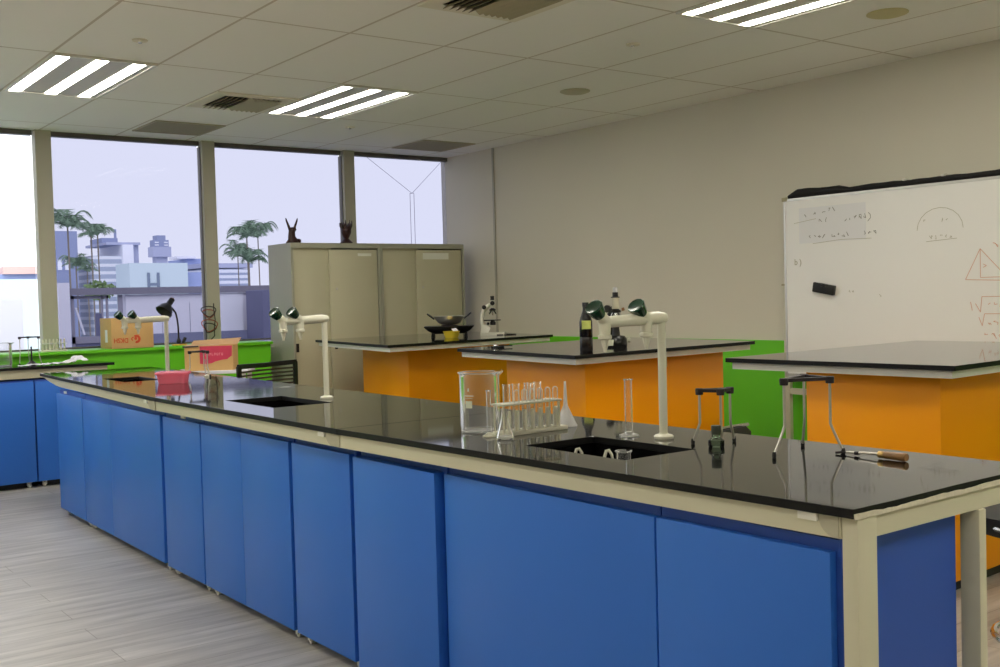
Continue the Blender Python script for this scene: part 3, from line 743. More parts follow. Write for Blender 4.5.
# ------------------------------------------------------------------ orange island tables
ZT = 1.01
def quad_slab(q, z0, z1, bev=.0016):
    mb = MB(); mb.hexa([(p[0], p[1], z0) for p in q], [(p[0], p[1], z1) for p in q])
    if bev: bmesh.ops.bevel(mb.bm, geom=list(mb.bm.edges), offset=bev, segments=2, profile=.5, affect='EDGES')
    return mb
def island(Fp, Lp, Rp, ina, inb, la, lb, label, clips=()):
    Fp, Lp, Rp = Vector(Fp), Vector(Lp), Vector(Rp)
    a = (Lp - Fp); b = (Rp - Fp); LA, LB = a.length, b.length; a.normalize(); b.normalize()
    t = thing('island_table', label, 'lab table', (Fp.x, Fp.y, 0), 0, 'orange island tables with black tops')
    def q(s0, s1, t0, t1): return [tuple(a * s + b * u) for (s, u) in ((s0, t0), (s0, t1), (s1, t1), (s1, t0))]
    edges_matt(quad_slab(q(0, LA, 0, LB), ZT - .02, ZT).build('worktop', M['black_top'], t, smooth=False))
    e = .024
    fr = MB()
    for (s0, s1, t0, t1) in ((e, LA - e, e, e + .03), (e, LA - e, LB - e - .03, LB - e), (e, e + .03, e + .03, LB - e - .03), (LA - e - .03, LA - e, e + .03, LB - e - .03)):
        qq = q(s0, s1, t0, t1); fr.hexa([(p[0], p[1], ZT - .052) for p in qq], [(p[0], p[1], ZT - .0205) for p in qq])
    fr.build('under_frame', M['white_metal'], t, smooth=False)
    qq = q(ina, ina + la, inb, inb + lb)
    bd = quad_slab(qq, .10, ZT - .0525, .002); bd.build('cabinet_body', M['orange'], t)
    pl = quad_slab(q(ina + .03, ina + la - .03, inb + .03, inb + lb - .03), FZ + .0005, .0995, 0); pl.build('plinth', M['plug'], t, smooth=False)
    for (s, u, du) in clips:
        qq = q(s, s + .03, u, u + du); c = MB(); c.hexa([(p[0], p[1], ZT - .115) for p in qq], [(p[0], p[1], ZT - .0525) for p in qq]); c.build('clip', M['creamdk'], t, smooth=False)
    return t
I1 = island((3.898, 6.533), (4.192, 8.211), (5.61, 6.792), 0.355, .355, 1.015, 1.1, 'orange island table holding the wok, farthest of three, before the steel cupboards')
I2 = island((3.665, 4.263), (3.834, 5.588), (5.261, 4.412), 0.12, .17, .85, 1.235, 'orange island table holding the dark bottle, middle of the three', clips=((.085, .80, .03),))
I3 = island((3.882, 2.281), (3.861, 3.417), (5.64, 2.40), .13, .13, .645, 1.3, 'orange island table before the whiteboard, nearest of the three, top empty')

# hotplate, wok, yellow cup
def on(px, z=ZT): return px
hp = thing('gas_stove', 'black portable stove on four legs under the wok', 'stove', (5.02, 7.42, ZT), math.radians(-36))
b = MB(); loft(b, [rring(.13, .10, .028, .02), rring(.175, .13, .055, .02), rring(.205, .15, .084, .02), rring(.205, .15, .090, .02), rring(.17, .12, .090, .02)]); b.build('body', M['blackp'], hp)
for sx in (-1, 1):
    for sy in (-1, 1): MB().lathe([(.012, .0003), (.014, .004), (.010, .03), (.012, .045)], (sx * .135, sy * .09, 0), seg=10).build('leg', M['blackp'], hp)
MB().lathe([(.07, .0903), (.065, .098), (.045, .098), (.04, .0905)], seg=24).build('burner_ring', M['castiron'], hp)
wk = thing('wok', 'small stainless steel wok with two black handles on the stove', 'wok', (5.02, 7.42, ZT + .0985), math.radians(-36))
MB().lathe([(0, .0), (.055, .002), (.092, .018), (.118, .05), (.122, .062), (.128, .072), (.132, .073), (.128, .074), (.118, .06), (.088, .022), (.05, .006), (0, .004)], seg=36).build('bowl', mat('brushed_steel', rgb(226, 224, 216), .3, metal=.9), wk)
for s in (-1, 1):
    hd = MB(); hd.tube([(s * .122, -.03, .05), (s * .158, -.03, .078), (s * .178, -.018, .094), (s * .178, .018, .094), (s * .158, .03, .078), (s * .122, .03, .05)], .007, 8); hd.build('handle', M['blackp'], wk)
yc = thing('plastic_cup', 'yellow plastic cup in front of the stove', 'cup', (4.90, 7.215, ZT), 0)
MB().lathe([(0, .002), (.052, .0004), (.056, .006), (.066, .048), (.070, .052), (.066, .052), (.054, .008), (0, .006)], seg=24).build('cup_body', M['yellow'], yc)
wp = MB(); wp.face([(.0, -.02, .053), (.055, -.02, .053), (.065, .03, .074), (.02, .03, .067)]); wp.prism([(.0, -.02, .0535), (.055, -.02, .0535), (.065, .03, .074), (.02, .03, .068)], (0, 0, .002)); wp.build('cup_liner', M['paper'], yc, smooth=False)

# microscopes
def microscope_white(loc, rz, label):
    t = thing('microscope', label, 'microscope', loc, rz)      # local +x = stage side, -x = arm
    b = MB(); pts = []
    b.prism([(-.085, -.045, .0004), (.03, -.045, .0004), (.11, -.060, .0004), (.13, 0, .0004), (.11, .060, .0004), (.03, .045, .0004), (-.085, .045, .0004)], (0, 0, .024))
    b.prism([(-.085, -.03, .024), (-.02, -.03, .024), (.0, -.02, .06), (-.04, -.02, .09), (-.07, -.02, .09)], (0, .06, 0)) if True else None
    b.build('base', M['tapw'], t)
    a = MB(); arc = [(-.062, 0, .06), (-.072, 0, .12), (-.066, 0, .18), (-.045, 0, .225), (-.01, 0, .250), (.02, 0, .256)]
    a.tube(arc, [.018, .019, .019, .018, .016, .014], 12); a.build('arm', M['tapw'], t)
    MB().box(-.055, .085, -.055, .055, .122, .130, .001).build('stage', M['blackp'], t)
    MB().lathe([(.022, .085), (.024, .092), (.024, .108), (.015, .121)], (.02, 0, 0)).build('condenser', M['blackp'], t)
    n = MB(); n.lathe([(.026, .206), (.028, .213), (.012, .226)], (.02, 0, 0)); n.build('nosepiece', M['blackp'], t)
    for (dx, dy) in ((.0, .0), (.022, .012), (-.02, .012)):
        MB().tube([(.02 + dx * .6, dy * .6, .208), (.02 + dx * 1.4, dy * 1.4, .165 if dx == 0 else .178)], [.009, .0065], 12).build('objective', M['chrome'], t)
    MB().tube([(.02, 0, .236), (.02, 0, .292)], .016, 16).build('body_tube', M['tapw'], t)
    MB().tube([(.02, 0, .2925), (.02, 0, .305), (.02, 0, .327)], [.018, .015, .017], 16).build('eyepiece', M['blackp'], t)
    for s in (-1, 1): MB().lathe([(.014, .0), (.018, .004), (.018, .016), (.012, .018)], (-.05, s * .018, .235), (0, s, 0), 14).build('focus_knob', M['blackp'], t)
    MB().lathe([(.016, 0), (.019, .004), (.019, .014), (0, .016)], (.02, -.017, .268), (0, -1, 0), 14).build('tube_knob', M['blackp'], t)
    MB().lathe([(.010, 0), (.012, .003), (.012, .012), (0, .013)], (-.02, -.03, .098), (0, -1, 0), 12).build('stage_knob', M['blackp'], t)
    cb = MB(); cb.tube([(-.03, .05, .005), (.05, .075, .004), (.16, .06, .004), (.21, .0, .004), (.15, -.05, .004), (.05, -.065, .004)], .003, 8); cb.build('power_cord', M['cable_b'], t)
    return t
microscope_white((5.34, 7.28, ZT), math.radians(-36), 'white microscope standing beside the stove on the farthest island table')
def microscope_black(loc, rz, label):
    t = thing('microscope', label, 'microscope', loc, rz)
    b = MB(); b.lathe([(.062, .0004), (.064, .01), (.062, .05), (.05, .066), (.03, .07), (0, .07)], seg=28); b.build('base', M['blacks'], t)
    MB().box(-.075, -.02, -.058, -.052, .012, .048, .001).build('base_label', M['print'], t)
    MB().lathe([(.012, 0), (.014, .003), (.014, .014), (0, .015)], (.066, -.01, .04), (1, 0, 0), 14).build('lamp_knob', M['cream'], t)
    a = MB(); a.tube([(-.03, .03, .065), (-.035, .04, .12), (-.03, .04, .19), (-.01, .02, .235)], [.02, .02, .018, .016], 12); a.build('arm', M['blackp'], t)
    MB().box(-.03, .085, -.055, .055, .128, .136, .001).build('stage', M['blackp'], t)
    MB().tube([(.0, 0, .07), (.0, 0, .126)], [.024, .018], 14).build('condenser', M['blackp'], t)
    n = MB(); n.lathe([(.030, .205), (.032, .213), (.016, .228)], (0, 0, 0)); n.build('nosepiece', M['blackp'], t)
    for (dx, dy) in ((.0, -.01), (.026, .006), (-.022, .010)): MB().tube([(dx * .6, dy * .6, .207), (dx * 1.3, dy * 1.3, .17)], [.009, .007], 12).build('objective', M['chrome'], t)
    MB().tube([(0, 0, .226), (0, 0, .292)], .022, 18).build('body_tube', M['cream'], t)
    MB().lathe([(.027, .2925), (.027, .297), (.017, .299), (.017, .324), (0, .324)]).build('eyepiece', M['blackp'], t)
    MB().lathe([(.013, .3245), (.015, .338), (.013, .352), (0, .354)], seg=16).build('eyepiece_cap', M['frostc'], t)
    MB().lathe([(.018, 0), (.022, .004), (.022, .018), (0, .02)], (-.045, -.018, .228), (-.6, -.8, 0), 16).build('focus_knob', M['blackp'], t)
    MB().lathe([(.008, 0), (.010, .004), (.010, .016), (0, .018)], (.036, .0, .222), (1, -.2, .2), 12).build('filter_knob', M['handle'], t)
    return t
microscope_black((4.365, 4.70, ZT), math.radians(-36), 'microscope with black base and pale body tube behind the large tap')
# bottle
bt = thing('reagent_bottle', 'tall dark reagent bottle with a yellow-green label on the middle island table', 'bottle', (3.945, 4.49, ZT), 0)
MB().lathe([(.034, .0004), (.036, .006), (.036, .075), (.034, .08), (.036, .085), (.036, .165), (.030, .19), (.017, .225), (.0155, .248)], seg=28).build('body', M['amber'], bt)
MB().lathe([(.018, .2485), (.0185, .27), (.017, .272), (0, .272)], seg=20).build('cap', M['blackp'], bt)
lb = MB()
for k in range(8):
    a0, a1 = -2.95 + k * .19, -2.95 + (k + 1) * .19; rr = .0365
    lb.face([(rr * math.cos(a0), rr * math.sin(a0), .125), (rr * math.cos(a1), rr * math.sin(a1), .125), (rr * math.cos(a1), rr * math.sin(a1), .172), (rr * math.cos(a0), rr * math.sin(a0), .172)])
lb.build('label', M['ylabel'], bt, recalc=False)
# small black eyepiece set lying on island 2
ep = thing('lens_holder', 'small black lens holder with shiny bits at the left corner of the middle island table', 'lens holder', (4.02, 5.40, ZT), -.5)
MB().lathe([(.034, .0004), (.036, .004), (.032, .009), (.0, .010)], (0, 0, 0), seg=20).build('base', M['blackp'], ep)
MB().bar((.0, 0, .012), (.085, .0, .010), .014, .006).build('arm', M['blackp'], ep)
MB().lathe([(.012, 0), (.014, .003), (.012, .012), (0, .013)], (-.02, 0, .010), seg=14).build('lens', M['chrome'], ep)

# ------------------------------------------------------------------ whiteboard on its stand
XWB = 6.03
wbt = thing('whiteboard', 'large white marker board on a stand against the right wall', 'whiteboard', (XWB, 0, 0), 0)
Y0, Y1, Z0, Z1 = 2.3, 4.785, .735, 1.935
MB().box(.004, .022, Y0 + .01, Y1 - .01, Z0 + .01, Z1 - .01).build('board', M['wb'], wbt, smooth=False)
fr = MB(); fr.box(0, .026, Y0, Y1, Z1 - .012, Z1 + .006); fr.box(0, .026, Y0, Y1, Z0 - .012, Z0 + .012); fr.box(0, .026, Y1 - .012, Y1 + .002, Z0, Z1); fr.box(0, .026, Y0 - .002, Y0 + .012, Z0, Z1)
fr.build('frame', M['alu'], wbt, smooth=False)
for yy in (Y1 - .02, Y0 + .02):
    MB().box(-.004, .028, yy - .012, yy + .034, Z1 - .01, Z1 + .018, .003).build('corner_cap', M['ventslat'], wbt)
for yp in (4.79, 2.26):
    p = MB(); p.box(.030, .062, yp - .005, yp + .035, FZ + .03, 1.35); p.build('post', M['cream'], wbt, smooth=False)
    MB().box(.028, .064, yp - .008, yp + .048, 1.35, 1.362).build('post_cap', M['ventslat'], wbt, smooth=False)
    MB().box(-.22, .10, yp, yp + .03, FZ + .0005, FZ + .03, .003).build('foot_bar', M['cream'], wbt)
MB().box(.034, .058, 2.295, 4.785, .600, .640).build('cross_bar', M['cream'], wbt, smooth=False)
# black rolled cover on top
rl = MB(); n = 30; rr = random.Random(5)
pts = []; rad = []
for k in range(n + 1):
    y = Y1 - .035 - (Y1 - Y0 - .05) * k / n
    h = .019 + (.010 if k < 3 else .006 if k < 6 else 0) + rr.uniform(-.002, .002)
    if k == 0: h = .012
    pts.append((.012, y, Z1 + .0065 + h)); rad.append(h)
rl.tube(pts, rad, 12); rl.build('rolled_cover', mat('black_cover', rgb(9, 9, 9), .7), wbt)['label'] = 'black rolled cover along the top edge'
for y in (3.86, 3.60):
    MB().box(-.010, .03, y - .012, y + .012, Z1 + .04, Z1 + .052, .002).build('cover_clip', M['white_metal'], wbt)
# handwriting: thin strokes on the board
def strokes(lines, w, m, name):
    mb = MB()
    for ln in lines:
        for p, q in zip(ln, ln[1:]):
            P0 = Vector((.0010, p[0], p[1])); Q0 = Vector((.0010, q[0], q[1])); mb.bar(P0, Q0, .0006, w, up=Vector((0, -(Q0 - P0).z, (Q0 - P0).y)) if True else (0, 0, 1))
    o = mb.build(name, m, wbt, smooth=False); return o
def scrib(y, z, n, sz, seed, slope=0.0, gap=1.35):
    r = random.Random(seed); out = []
    for k in range(n):
        cy = y - k * sz * gap; cz = z + slope * (k * sz * gap)
        if r.random() < .18: continue
        m = r.randint(3, 5)
        out.append([(cy - r.uniform(0, 1) * sz, cz + r.uniform(-.6, .6) * sz) for _ in range(m)])
    return out
Ld = scrib(4.66, 1.815, 8, .028, 1, .10) + scrib(4.50, 1.775, 2, .03, 2) + scrib(4.30, 1.772, 5, .026, 4, .06) + scrib(4.58, 1.672, 4, .026, 6) + scrib(4.40, 1.672, 4, .028, 8) + scrib(4.16, 1.672, 3, .026, 9)
Ld += [[(4.12, 1.80), (4.105, 1.785), (4.105, 1.765), (4.125, 1.745)]]
strokes(Ld, .0035, M['inkd'], 'handwriting')
Lg = [[(4.70, 1.77), (4.52, 1.79)], [(4.55, 1.625), (4.33, 1.64), (4.1, 1.635)]]
Lg += [[(3.78 - .30 * (1 - math.cos(a)) / 2 * 2 * .5 - .0, 1.66 + .13 * math.sin(a)) for a in [k / 10 * PI for k in range(11)]]]
Lg += scrib(3.74, 1.715, 2, .02, 11) + scrib(3.62, 1.715, 2, .02, 12) + scrib(3.70, 1.615, 5, .024, 13) + [[(3.72, 1.59), (3.52, 1.60)]]
Lg += scrib(4.30, 1.30, 3, .018, 14) + scrib(4.05, 1.27, 2, .016, 15)
strokes(Lg, .003, M['inkg'], 'faint_sketch')
Lr = [[(3.47, 1.352), (3.377, 1.53), (3.20, 1.34), (3.47, 1.352)], [(3.377, 1.53), (3.377, 1.362), (3.18, 1.362)], [(3.36, 1.44), (3.34, 1.43), (3.36, 1.42)],
      [(3.41, 1.21), (3.38, 1.16), (3.37, 1.25), (3.18, 1.25)], [(3.44, 1.22), (3.43, 1.17)], [(3.39, 1.13), (3.37, 1.08), (3.355, 1.15), (3.18, 1.15)]]
Lr += scrib(3.34, 1.545, 4, .03, 21) + scrib(3.34, 1.20, 5, .028, 22) + scrib(3.34, 1.10, 4, .028, 23) + scrib(3.36, 1.02, 3, .032, 24)
strokes(Lr, .0035, M['inkr'], 'red_diagram')
text_mesh('list_letter', 'b )', .055, M['inkg'], lambda a, b: (.0030, 4.675 - a, 1.505 + b), wbt)
# paper stuck at upper left, and eraser
pp = MB(); pp.box(XWB + .0018, XWB + .0028, 4.14, 4.66, 1.63, 1.868); tag(pp.build('paper_sheet', mat('pale_sheet', rgb(236, 236, 236), .5), smooth=False), 'pale sheet clinging to the upper left of the whiteboard', 'paper')
er = thing('board_eraser', 'black magnetic eraser stuck tilted on the whiteboard', 'eraser', (XWB + .0035, 4.455, 1.322), 0)
er.rotation_euler = (math.radians(10), 0, 0)
MB().box(-.035, -.012, -.082, .082, -.033, .033, .006).build('body', M['rubber'], er)
MB().box(-.012, -.0005, -.080, .080, -.031, .031, .002).build('felt_pad', mat('grey_felt', rgb(70, 70, 66), .9), er)
MB().box(-.040, -.034, -.018, .020, .012, .036, .003).build('grip', M['blackp'], er)

# ------------------------------------------------------------------ steel cupboards
def cupboard(x0, x1, label, paper):
    t = thing('steel_cupboard', label, 'cupboard', (x0, 8.55, 0), 0, 'grey steel sliding-door cupboards')
    w = x1 - x0; D = .455; H = 1.845
    c = MB(); c.box(0, .022, 0, D, FZ + .0005, H); c.box(w - .022, w, 0, D, FZ + .0005, H); c.box(.022, w - .022, 0, D, H - .045, H); c.box(.022, w - .022, 0, D, FZ + .0005, FZ + .08); c.box(.022, w - .022, D - .015, D, FZ + .08, H - .045)
    c.build('case', M['steel_side'], t, smooth=False)
    mid = w * .42
    dl = MB().box(.0225, mid + .03, .030, .048, FZ + .082, H - .0455, .001).build('sliding_door', M['steel_cab'], t)
    dr = MB().box(mid, w - .03, .008, .026, FZ + .082, H - .058, .001).build('sliding_door', M['steel_cab'], t)
    MB().box(.035, .062, .024, .0296, .895, .970).build('recessed_pull', M['blackp'], dl, smooth=False)
    MB().box(w - .07, w - .043, .002, .0076, .895, .970).build('recessed_pull', M['blackp'], dr, smooth=False) if False else MB().box(mid + .03, mid + .055, .002, .0076, .905, .965).build('recessed_pull', M['blackp'], dr, smooth=False)
    MB().lathe([(.011, 0), (.011, .004), (.004, .006), (0, .006)], (mid + .065, .0078, 1.44), (0, -1, 0), 14).build('lock', M['rod'], dr)
    MB().box(mid + .045, mid + .085, .0062, .0078, 1.43, 1.50).build('lock_plate', M['steel_cab'], dr, smooth=False)
    if paper:
        MB().box(paper[0], paper[1], .0065, .0078, paper[2], paper[3]).build('label_holder', mat('label_strip', rgb(236, 236, 222), .6), dr, smooth=False)
    return t
cupboard(4.158, 5.046, 'grey steel cupboard with sliding doors, left one, under the horned carving', (.66, .80, 1.73, 1.755))
cupboard(5.052, 5.976, 'grey steel cupboard with sliding doors, right one, with a pale label strip', (.46, .75, 1.70, 1.76))
# carved figures
fg = thing('carved_figure', 'dark carved figure with two tall horns on the left steel cupboard', 'carving', (4.24, 8.68, 1.845), 0)
b = MB(); b.lathe([(.058, .0004), (.062, .012), (.045, .035), (.034, .06), (.03, .10), (.036, .122), (.028, .138), (0, .146)], seg=14)
for v in b.bm.verts:
    v.co.y *= .75; v.co.x += .008 * math.sin(v.co.z * 60)
b.build('body', M['wood'], fg)
for s in (-1, 1):
    MB().tube([(s * .018, 0, .118), (s * .032, 0, .155), (s * .050, .0, .20), (s * .055, 0, .222)], [.014, .011, .008, .004], 8).build('horn', M['wood'], fg)
MB().ball((.052, -.01, .022), .026, (1.1, .9, .8)).build('paw', M['wood'], fg)
fg = thing('carved_figure', 'dark carved bust with a spiky crown on the left steel cupboard, near the mullion', 'carving', (4.775, 8.68, 1.845), 0)
b = MB(); b.lathe([(.056, .0004), (.058, .012), (.03, .04), (.022, .052), (.034, .075), (.046, .10), (.048, .13), (.04, .155), (0, .16)], seg=16); b.build('head', M['wood'], fg)
cr = MB(); rr = random.Random(4)
for k in range(9):
    a = k / 9 * 2 * PI; l = rr.uniform(.035, .062)
    cr.tube([(.036 * math.cos(a), .036 * math.sin(a), .135), (.050 * math.cos(a), .050 * math.sin(a), .165), (.056 * math.cos(a), .056 * math.sin(a), .155 + l)], [.013, .010, .003], 7)
cr.build('crown', M['wood'], fg)
nz = MB(); nz.ball((-.018, -.046, .105), .012, (.8, 1, 1.3)); nz.build('nose', M['wood'], fg)

# ------------------------------------------------------------------ left counter below the windows
lc = thing('side_counter', 'blue counter with black top under the far left window', 'lab counter', (.5, 8.17, 0), 0)
ZL = .92
edges_matt(MB().box(0, 2.01, 0, .54, ZL - .02, ZL, .0015).build('worktop', M['black_top'], lc, smooth=False))
ap = MB(); ap.box(0, 1.96, .015, .035, ZL - .082, ZL - .0205); ap.box(1.90, 1.96, .036, .50, ZL - .082, ZL - .0205); ap.build('apron', M['creamdk'], lc, smooth=False)
for x in (.02, 1.90): MB().box(x, x + .045, .47, .515, FZ + .0005, ZL - .083).build('leg', M['cream'], lc, smooth=False)
def side_cab(x0, x1, label):
    t = thing('blue_cabinet', label, 'cabinet', (x0, 8.20, 0), 0, 'blue cabinets under the side counter')
    w = x1 - x0
    MB().box(0, w, .0, .40, .092, .825, .0015).build('body', M['bluedk'], t)
    MB().box(.003, w - .003, -.02, -.0005, .096, .812, .0015).build('door', M['blue'], t)
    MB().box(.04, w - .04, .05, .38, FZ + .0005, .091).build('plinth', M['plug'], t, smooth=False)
    for cx in (.05, w - .05): castor_at(t, cx, .022, .092)
side_cab(1.945, 2.40, 'blue cabinet under the side counter, partly behind the front bench')
side_cab(1.03, 1.94, 'blue cabinet under the side counter at the left edge of the picture')
# items on the counter
tp3 = tripod('thin black tripod on the side counter over a small burner', [(1.915, 8.47), (2.06, 8.43), (2.01, 8.57)], [(1.922, 8.47), (2.047, 8.445), (2.00, 8.555)], .205, rod=.003)
tp3.location.z = ZL
bn = thing('bunsen_burner', 'small dark burner under the thin tripod on the side counter', 'burner', (2.005, 8.49, ZL), 0)
MB().lathe([(.036, .0004), (.038, .008), (.022, .02), (.010, .03)], seg=18).build('base', M['blackp'], bn)
MB().tube([(0, 0, .028), (0, 0, .135)], .006, 12).build('barrel', M['castiron'], bn)
beaker('beaker', 'hazy glass beaker at the left edge of the side counter', (1.79, 8.47, ZL + .0003), .075, .17, marks=False)
# crumpled sheet
sh = MB(); n1, n2 = 26, 10; rr = random.Random(9); V = []
for i in range(n1 + 1):
    row = []
    for j in range(n2 + 1):
        x = 1.86 + .47 * i / n1; y = 8.20 + .11 * j / n2
        bump = .048 * math.exp(-((x - 2.285) / .075) ** 2) * (.35 + .65 * j / n2) + .012 * abs(math.sin(i * .9 + j * .7)) * (1 if i > 3 else .4) + rr.uniform(0, .006)
        row.append(sh.bm.verts.new((x + rr.uniform(-.006, .006), y + .02 * math.sin(i * .6), ZL + .001 + bump)))
    V.append(row)
for i in range(n1):
    for j in range(n2): sh.bm.faces.new((V[i][j], V[i + 1][j], V[i + 1][j + 1], V[i][j + 1]))
tag(sh.build('crumpled_sheet', M['paper'], smooth=False), 'crumpled white sheet lying on the side counter', 'paper')
# tube rack on the ledge
rk2 = thing('test_tube_rack', 'white test tube rack on the window ledge by the left mullion', 'test tube rack', (2.145, 8.79, .998), 0)
MB().box(0, .19, -.03, .03, .0004, .014, .002).build('base', M['frost'], rk2)
MB().box(0, .19, -.028, .028, .060, .066, .001).build('top_plate', M['frostc'], rk2)
for k in range(7): MB().lathe([(.0065, .014), (.006, .095), (0, .10)], (.014 + k * .027, 0, 0), seg=10).build('peg', M['frost'], rk2)

# ------------------------------------------------------------------ cartons on and below the ledge
cx = thing('cardboard_carton', 'closed brown carton with upside-down red printing on the green ledge', 'carton', (2.652, 8.685, .9985), 0)
MB().box(0, .335, 0, .29, 0, .243, .003).build('carton_body', M['card'], cx)
tpz = MB(); tpz.box(.0005, .3345, .12, .17, .2432, .2438); tpz.build('tape', M['cardin'], cx, smooth=False)
MB().box(-.0012, -.0004, .10, .16, .05, .15).build('side_sticker', M['paper'], cx, smooth=False)
text_mesh('red_lettering', 'DKSH', .050, M['redprint'], lambda a, b: (.074 - a * .9, -.0008, .066 - b * 1.05), cx)
lg = MB(); 
def annulus(cx_, cz_, r0, r1, a0, a1, n=20):
    for k in range(n):
        s0 = a0 + (a1 - a0) * k / n; s1 = a0 + (a1 - a0) * (k + 1) / n
        lg.face([(cx_ + r0 * math.cos(s0), -.0008, cz_ + r0 * math.sin(s0)), (cx_ + r1 * math.cos(s0), -.0008, cz_ + r1 * math.sin(s0)), (cx_ + r1 * math.cos(s1), -.0008, cz_ + r1 * math.sin(s1)), (cx_ + r0 * math.cos(s1), -.0008, cz_ + r0 * math.sin(s1))])
annulus(.196, .072, .014, .034, -1.9, 2.2); annulus(.190, .076, .0, .012, 0, 2 * PI, 14); annulus(.170, .074, .007, .016, 1.2, 4.6, 12)
lg.build('round_logo', M['redprint'], cx, smooth=False, recalc=False)
# desk lamp on the ledge
dl = thing('desk_lamp', 'black gooseneck desk lamp on the window ledge beside the carton', 'desk lamp', (3.27, 8.86, .998), 0)
bs = MB(); bs.box(-.03, .035, -.025, .025, .0004, .018, .004); bs.tube([(.02, 0, .015), (.045, 0, .06)], [.012, .014], 10); bs.lathe([(.016, .018), (.02, .03), (.014, .05), (.008, .06)], (-.012, 0, 0)); bs.build('clamp_base', M['blackp'], dl)
MB().tube([(-.012, 0, .055), (-.012, 0, .15), (-.018, 0, .22), (-.035, -.01, .275), (-.065, -.02, .310), (-.085, -.03, .318)], .0075, 10).build('gooseneck', M['blackp'], dl)
hd = MB(); ax = Vector((-.62, -.25, -.74)).normalized(); c0 = Vector((-.062, -.02, .385))
hd.lathe([(0, 0), (.020, .0), (.024, .006), (.024, .055), (.034, .068), (.055, .095), (.070, .135), (.072, .140), (.066, .136), (.05, .098), (.03, .075), (0, .07)], c0, ax, 24); hd.build('lamp_shade', M['blackp'], dl)
MB().lathe([(.021, -.0006), (.019, -.005), (0, -.006)], c0, ax, 16).build('shade_cap', M['handle'], dl)
MB().box(-.005, .005, -.005, .005, 0, .001) if False else None
yb = MB(); yb.box(3.175, 3.285, 8.745, 8.80, .9985, 1.010, .002); tag(yb.build('notepad', mat('yellow_pad', rgb(226, 182, 60), .6)), 'yellow pad lying on the ledge in front of the desk lamp', 'notepad')
# small flat dark folder behind the open carton
bk = MB(); bk.box(3.40, 3.55, 8.74, 8.86, .9985, 1.006, .001); tag(bk.build('dark_book', M['blackp']), 'thin dark book lying on the ledge behind the open carton', 'book')
# coil of cable on the mullion
cc = thing('cable_coil', 'coiled brown and black cable hung on the window mullion above the open carton', 'cable', (3.575, 8.95, 1.0), 0)
for (nm, m_, z0, ph, rad) in (('cable_loop', M['cable_b'], .27, 0.0, .060), ('cable_loop', M['cable_r'], .15, .5, .068), ('cable_loop', M['cable_b'], .13, 1.1, .055), ('cable_loop', M['cable_r'], .25, .2, .05)):
    pts = [(-.015 + rad * math.cos(a) * 1.0 + (.015 if nm else 0) * math.sin(2 * a + ph), -.01 + .012 * math.sin(a + ph), z0 + (rad * .75) * math.sin(a)) for a in [2 * PI * k / 24 for k in range(24)]]
    MB().tube(pts, .0045, 8, closed=True).build(nm, m_, cc)
MB().tube([(.035, .0, .34), (.03, -.012, .28), (.038, -.015, .20), (.028, -.012, .12), (.034, 0, .06), (-.02, -.01, .012), (-.12, -.03, .006)], .005, 8).build('cable_tail', M['cable_b'], cc)
# open carton with pink print
XB, YBX = 3.075, 8.25
sd = thing('side_table', 'small white table under the open carton, mostly hidden by the bench', 'table', (3.295, 8.24, 0), math.radians(-33))
MB().box(-.29, .30, -.14, .22, .785, .812, .004).build('tabletop', M['parapet'], sd)
for (sx, sy) in ((-.26, -.11), (.26, -.11), (-.26, .18), (.26, .18)): MB().box(sx - .016, sx + .016, sy - .016, sy + .016, FZ + .0005, .785).build('leg', M['white_metal'], sd, smooth=False)
ob = thing('cardboard_carton', 'open brown carton with a torn pink printed panel, beside the green ledge', 'carton', (XB, YBX, .8125), math.radians(-33))
W_, D_, H_ = .375, .22, .195
c = MB(); th = .004
c.box(0, W_, 0, th, 0, H_); c.box(0, W_, D_ - th, D_, 0, H_); c.box(0, th, th, D_ - th, 0, H_); c.box(W_ - th, W_, th, D_ - th, 0, H_); c.box(th, W_ - th, th, D_ - th, 0, th)
c.build('carton_body', M['card'], ob, smooth=False)
fl = MB(); fl.hexa([(0, D_ - th, H_), (W_, D_ - th, H_), (W_, D_, H_), (0, D_, H_)], [(.02, D_ + .035, H_ + .035), (W_ + .02, D_ + .05, H_ + .050), (W_ + .02, D_ + .054, H_ + .050), (.02, D_ + .039, H_ + .035)]); fl.build('flap', M['cardin'], ob, smooth=False)
fl = MB(); fl.hexa([(0, .0, H_ + .001), (W_ * .7, .0, H_ + .001), (W_ * .7, .10, H_ + .006), (0.0, .10, H_ + .006)], [(0, .0, H_ + .004), (W_ * .7, .0, H_ + .004), (W_ * .7, .10, H_ + .009), (0.0, .10, H_ + .009)]); fl.build('flap', M['cardin'], ob, smooth=False)
fl = MB(); fl.hexa([(-.012, -.012, H_ - .012), (.11, -.008, H_ - .006), (.11, -.004, H_ - .006), (-.012, -.008, H_ - .012)], [(-.012, -.004, H_ + .002), (.11, -.001, H_ + .002), (.11, .001, H_ + .002), (-.012, .0, H_ + .002)]); fl.build('flap_edge', M['blackp'], ob, smooth=False)
pk = MB(); edge = [(.118, .055), (.16, .052), (.21, .058), (.235, .070), (.29, .082), (.33, .086), (.345, .10), (.365, .112), (.368, H_ - .003)]
pk.prism([(.118, -.0010, H_ - .003)] + [(x, -.0010, z) for (x, z) in edge], (0, .0006, 0)); pk.build('pink_panel', M['pinklabel'], ob, smooth=False)['label'] = 'torn pink printed panel'
gl_ = MB(); rr = random.Random(12)
for k in range(8):
    x = .155 + k * .0185
    gl_.box(x, x + .004, -.0016, -.0011, .118, .138); gl_.box(x, x + .012, -.0016, -.0011, .118 if k % 2 else .134, .122 if k % 2 else .138)
    if k % 3: gl_.box(x + .009, x + .0125, -.0016, -.0011, .12, .138)
gl_.build('pale_print', M['palelabel'], ob, smooth=False)

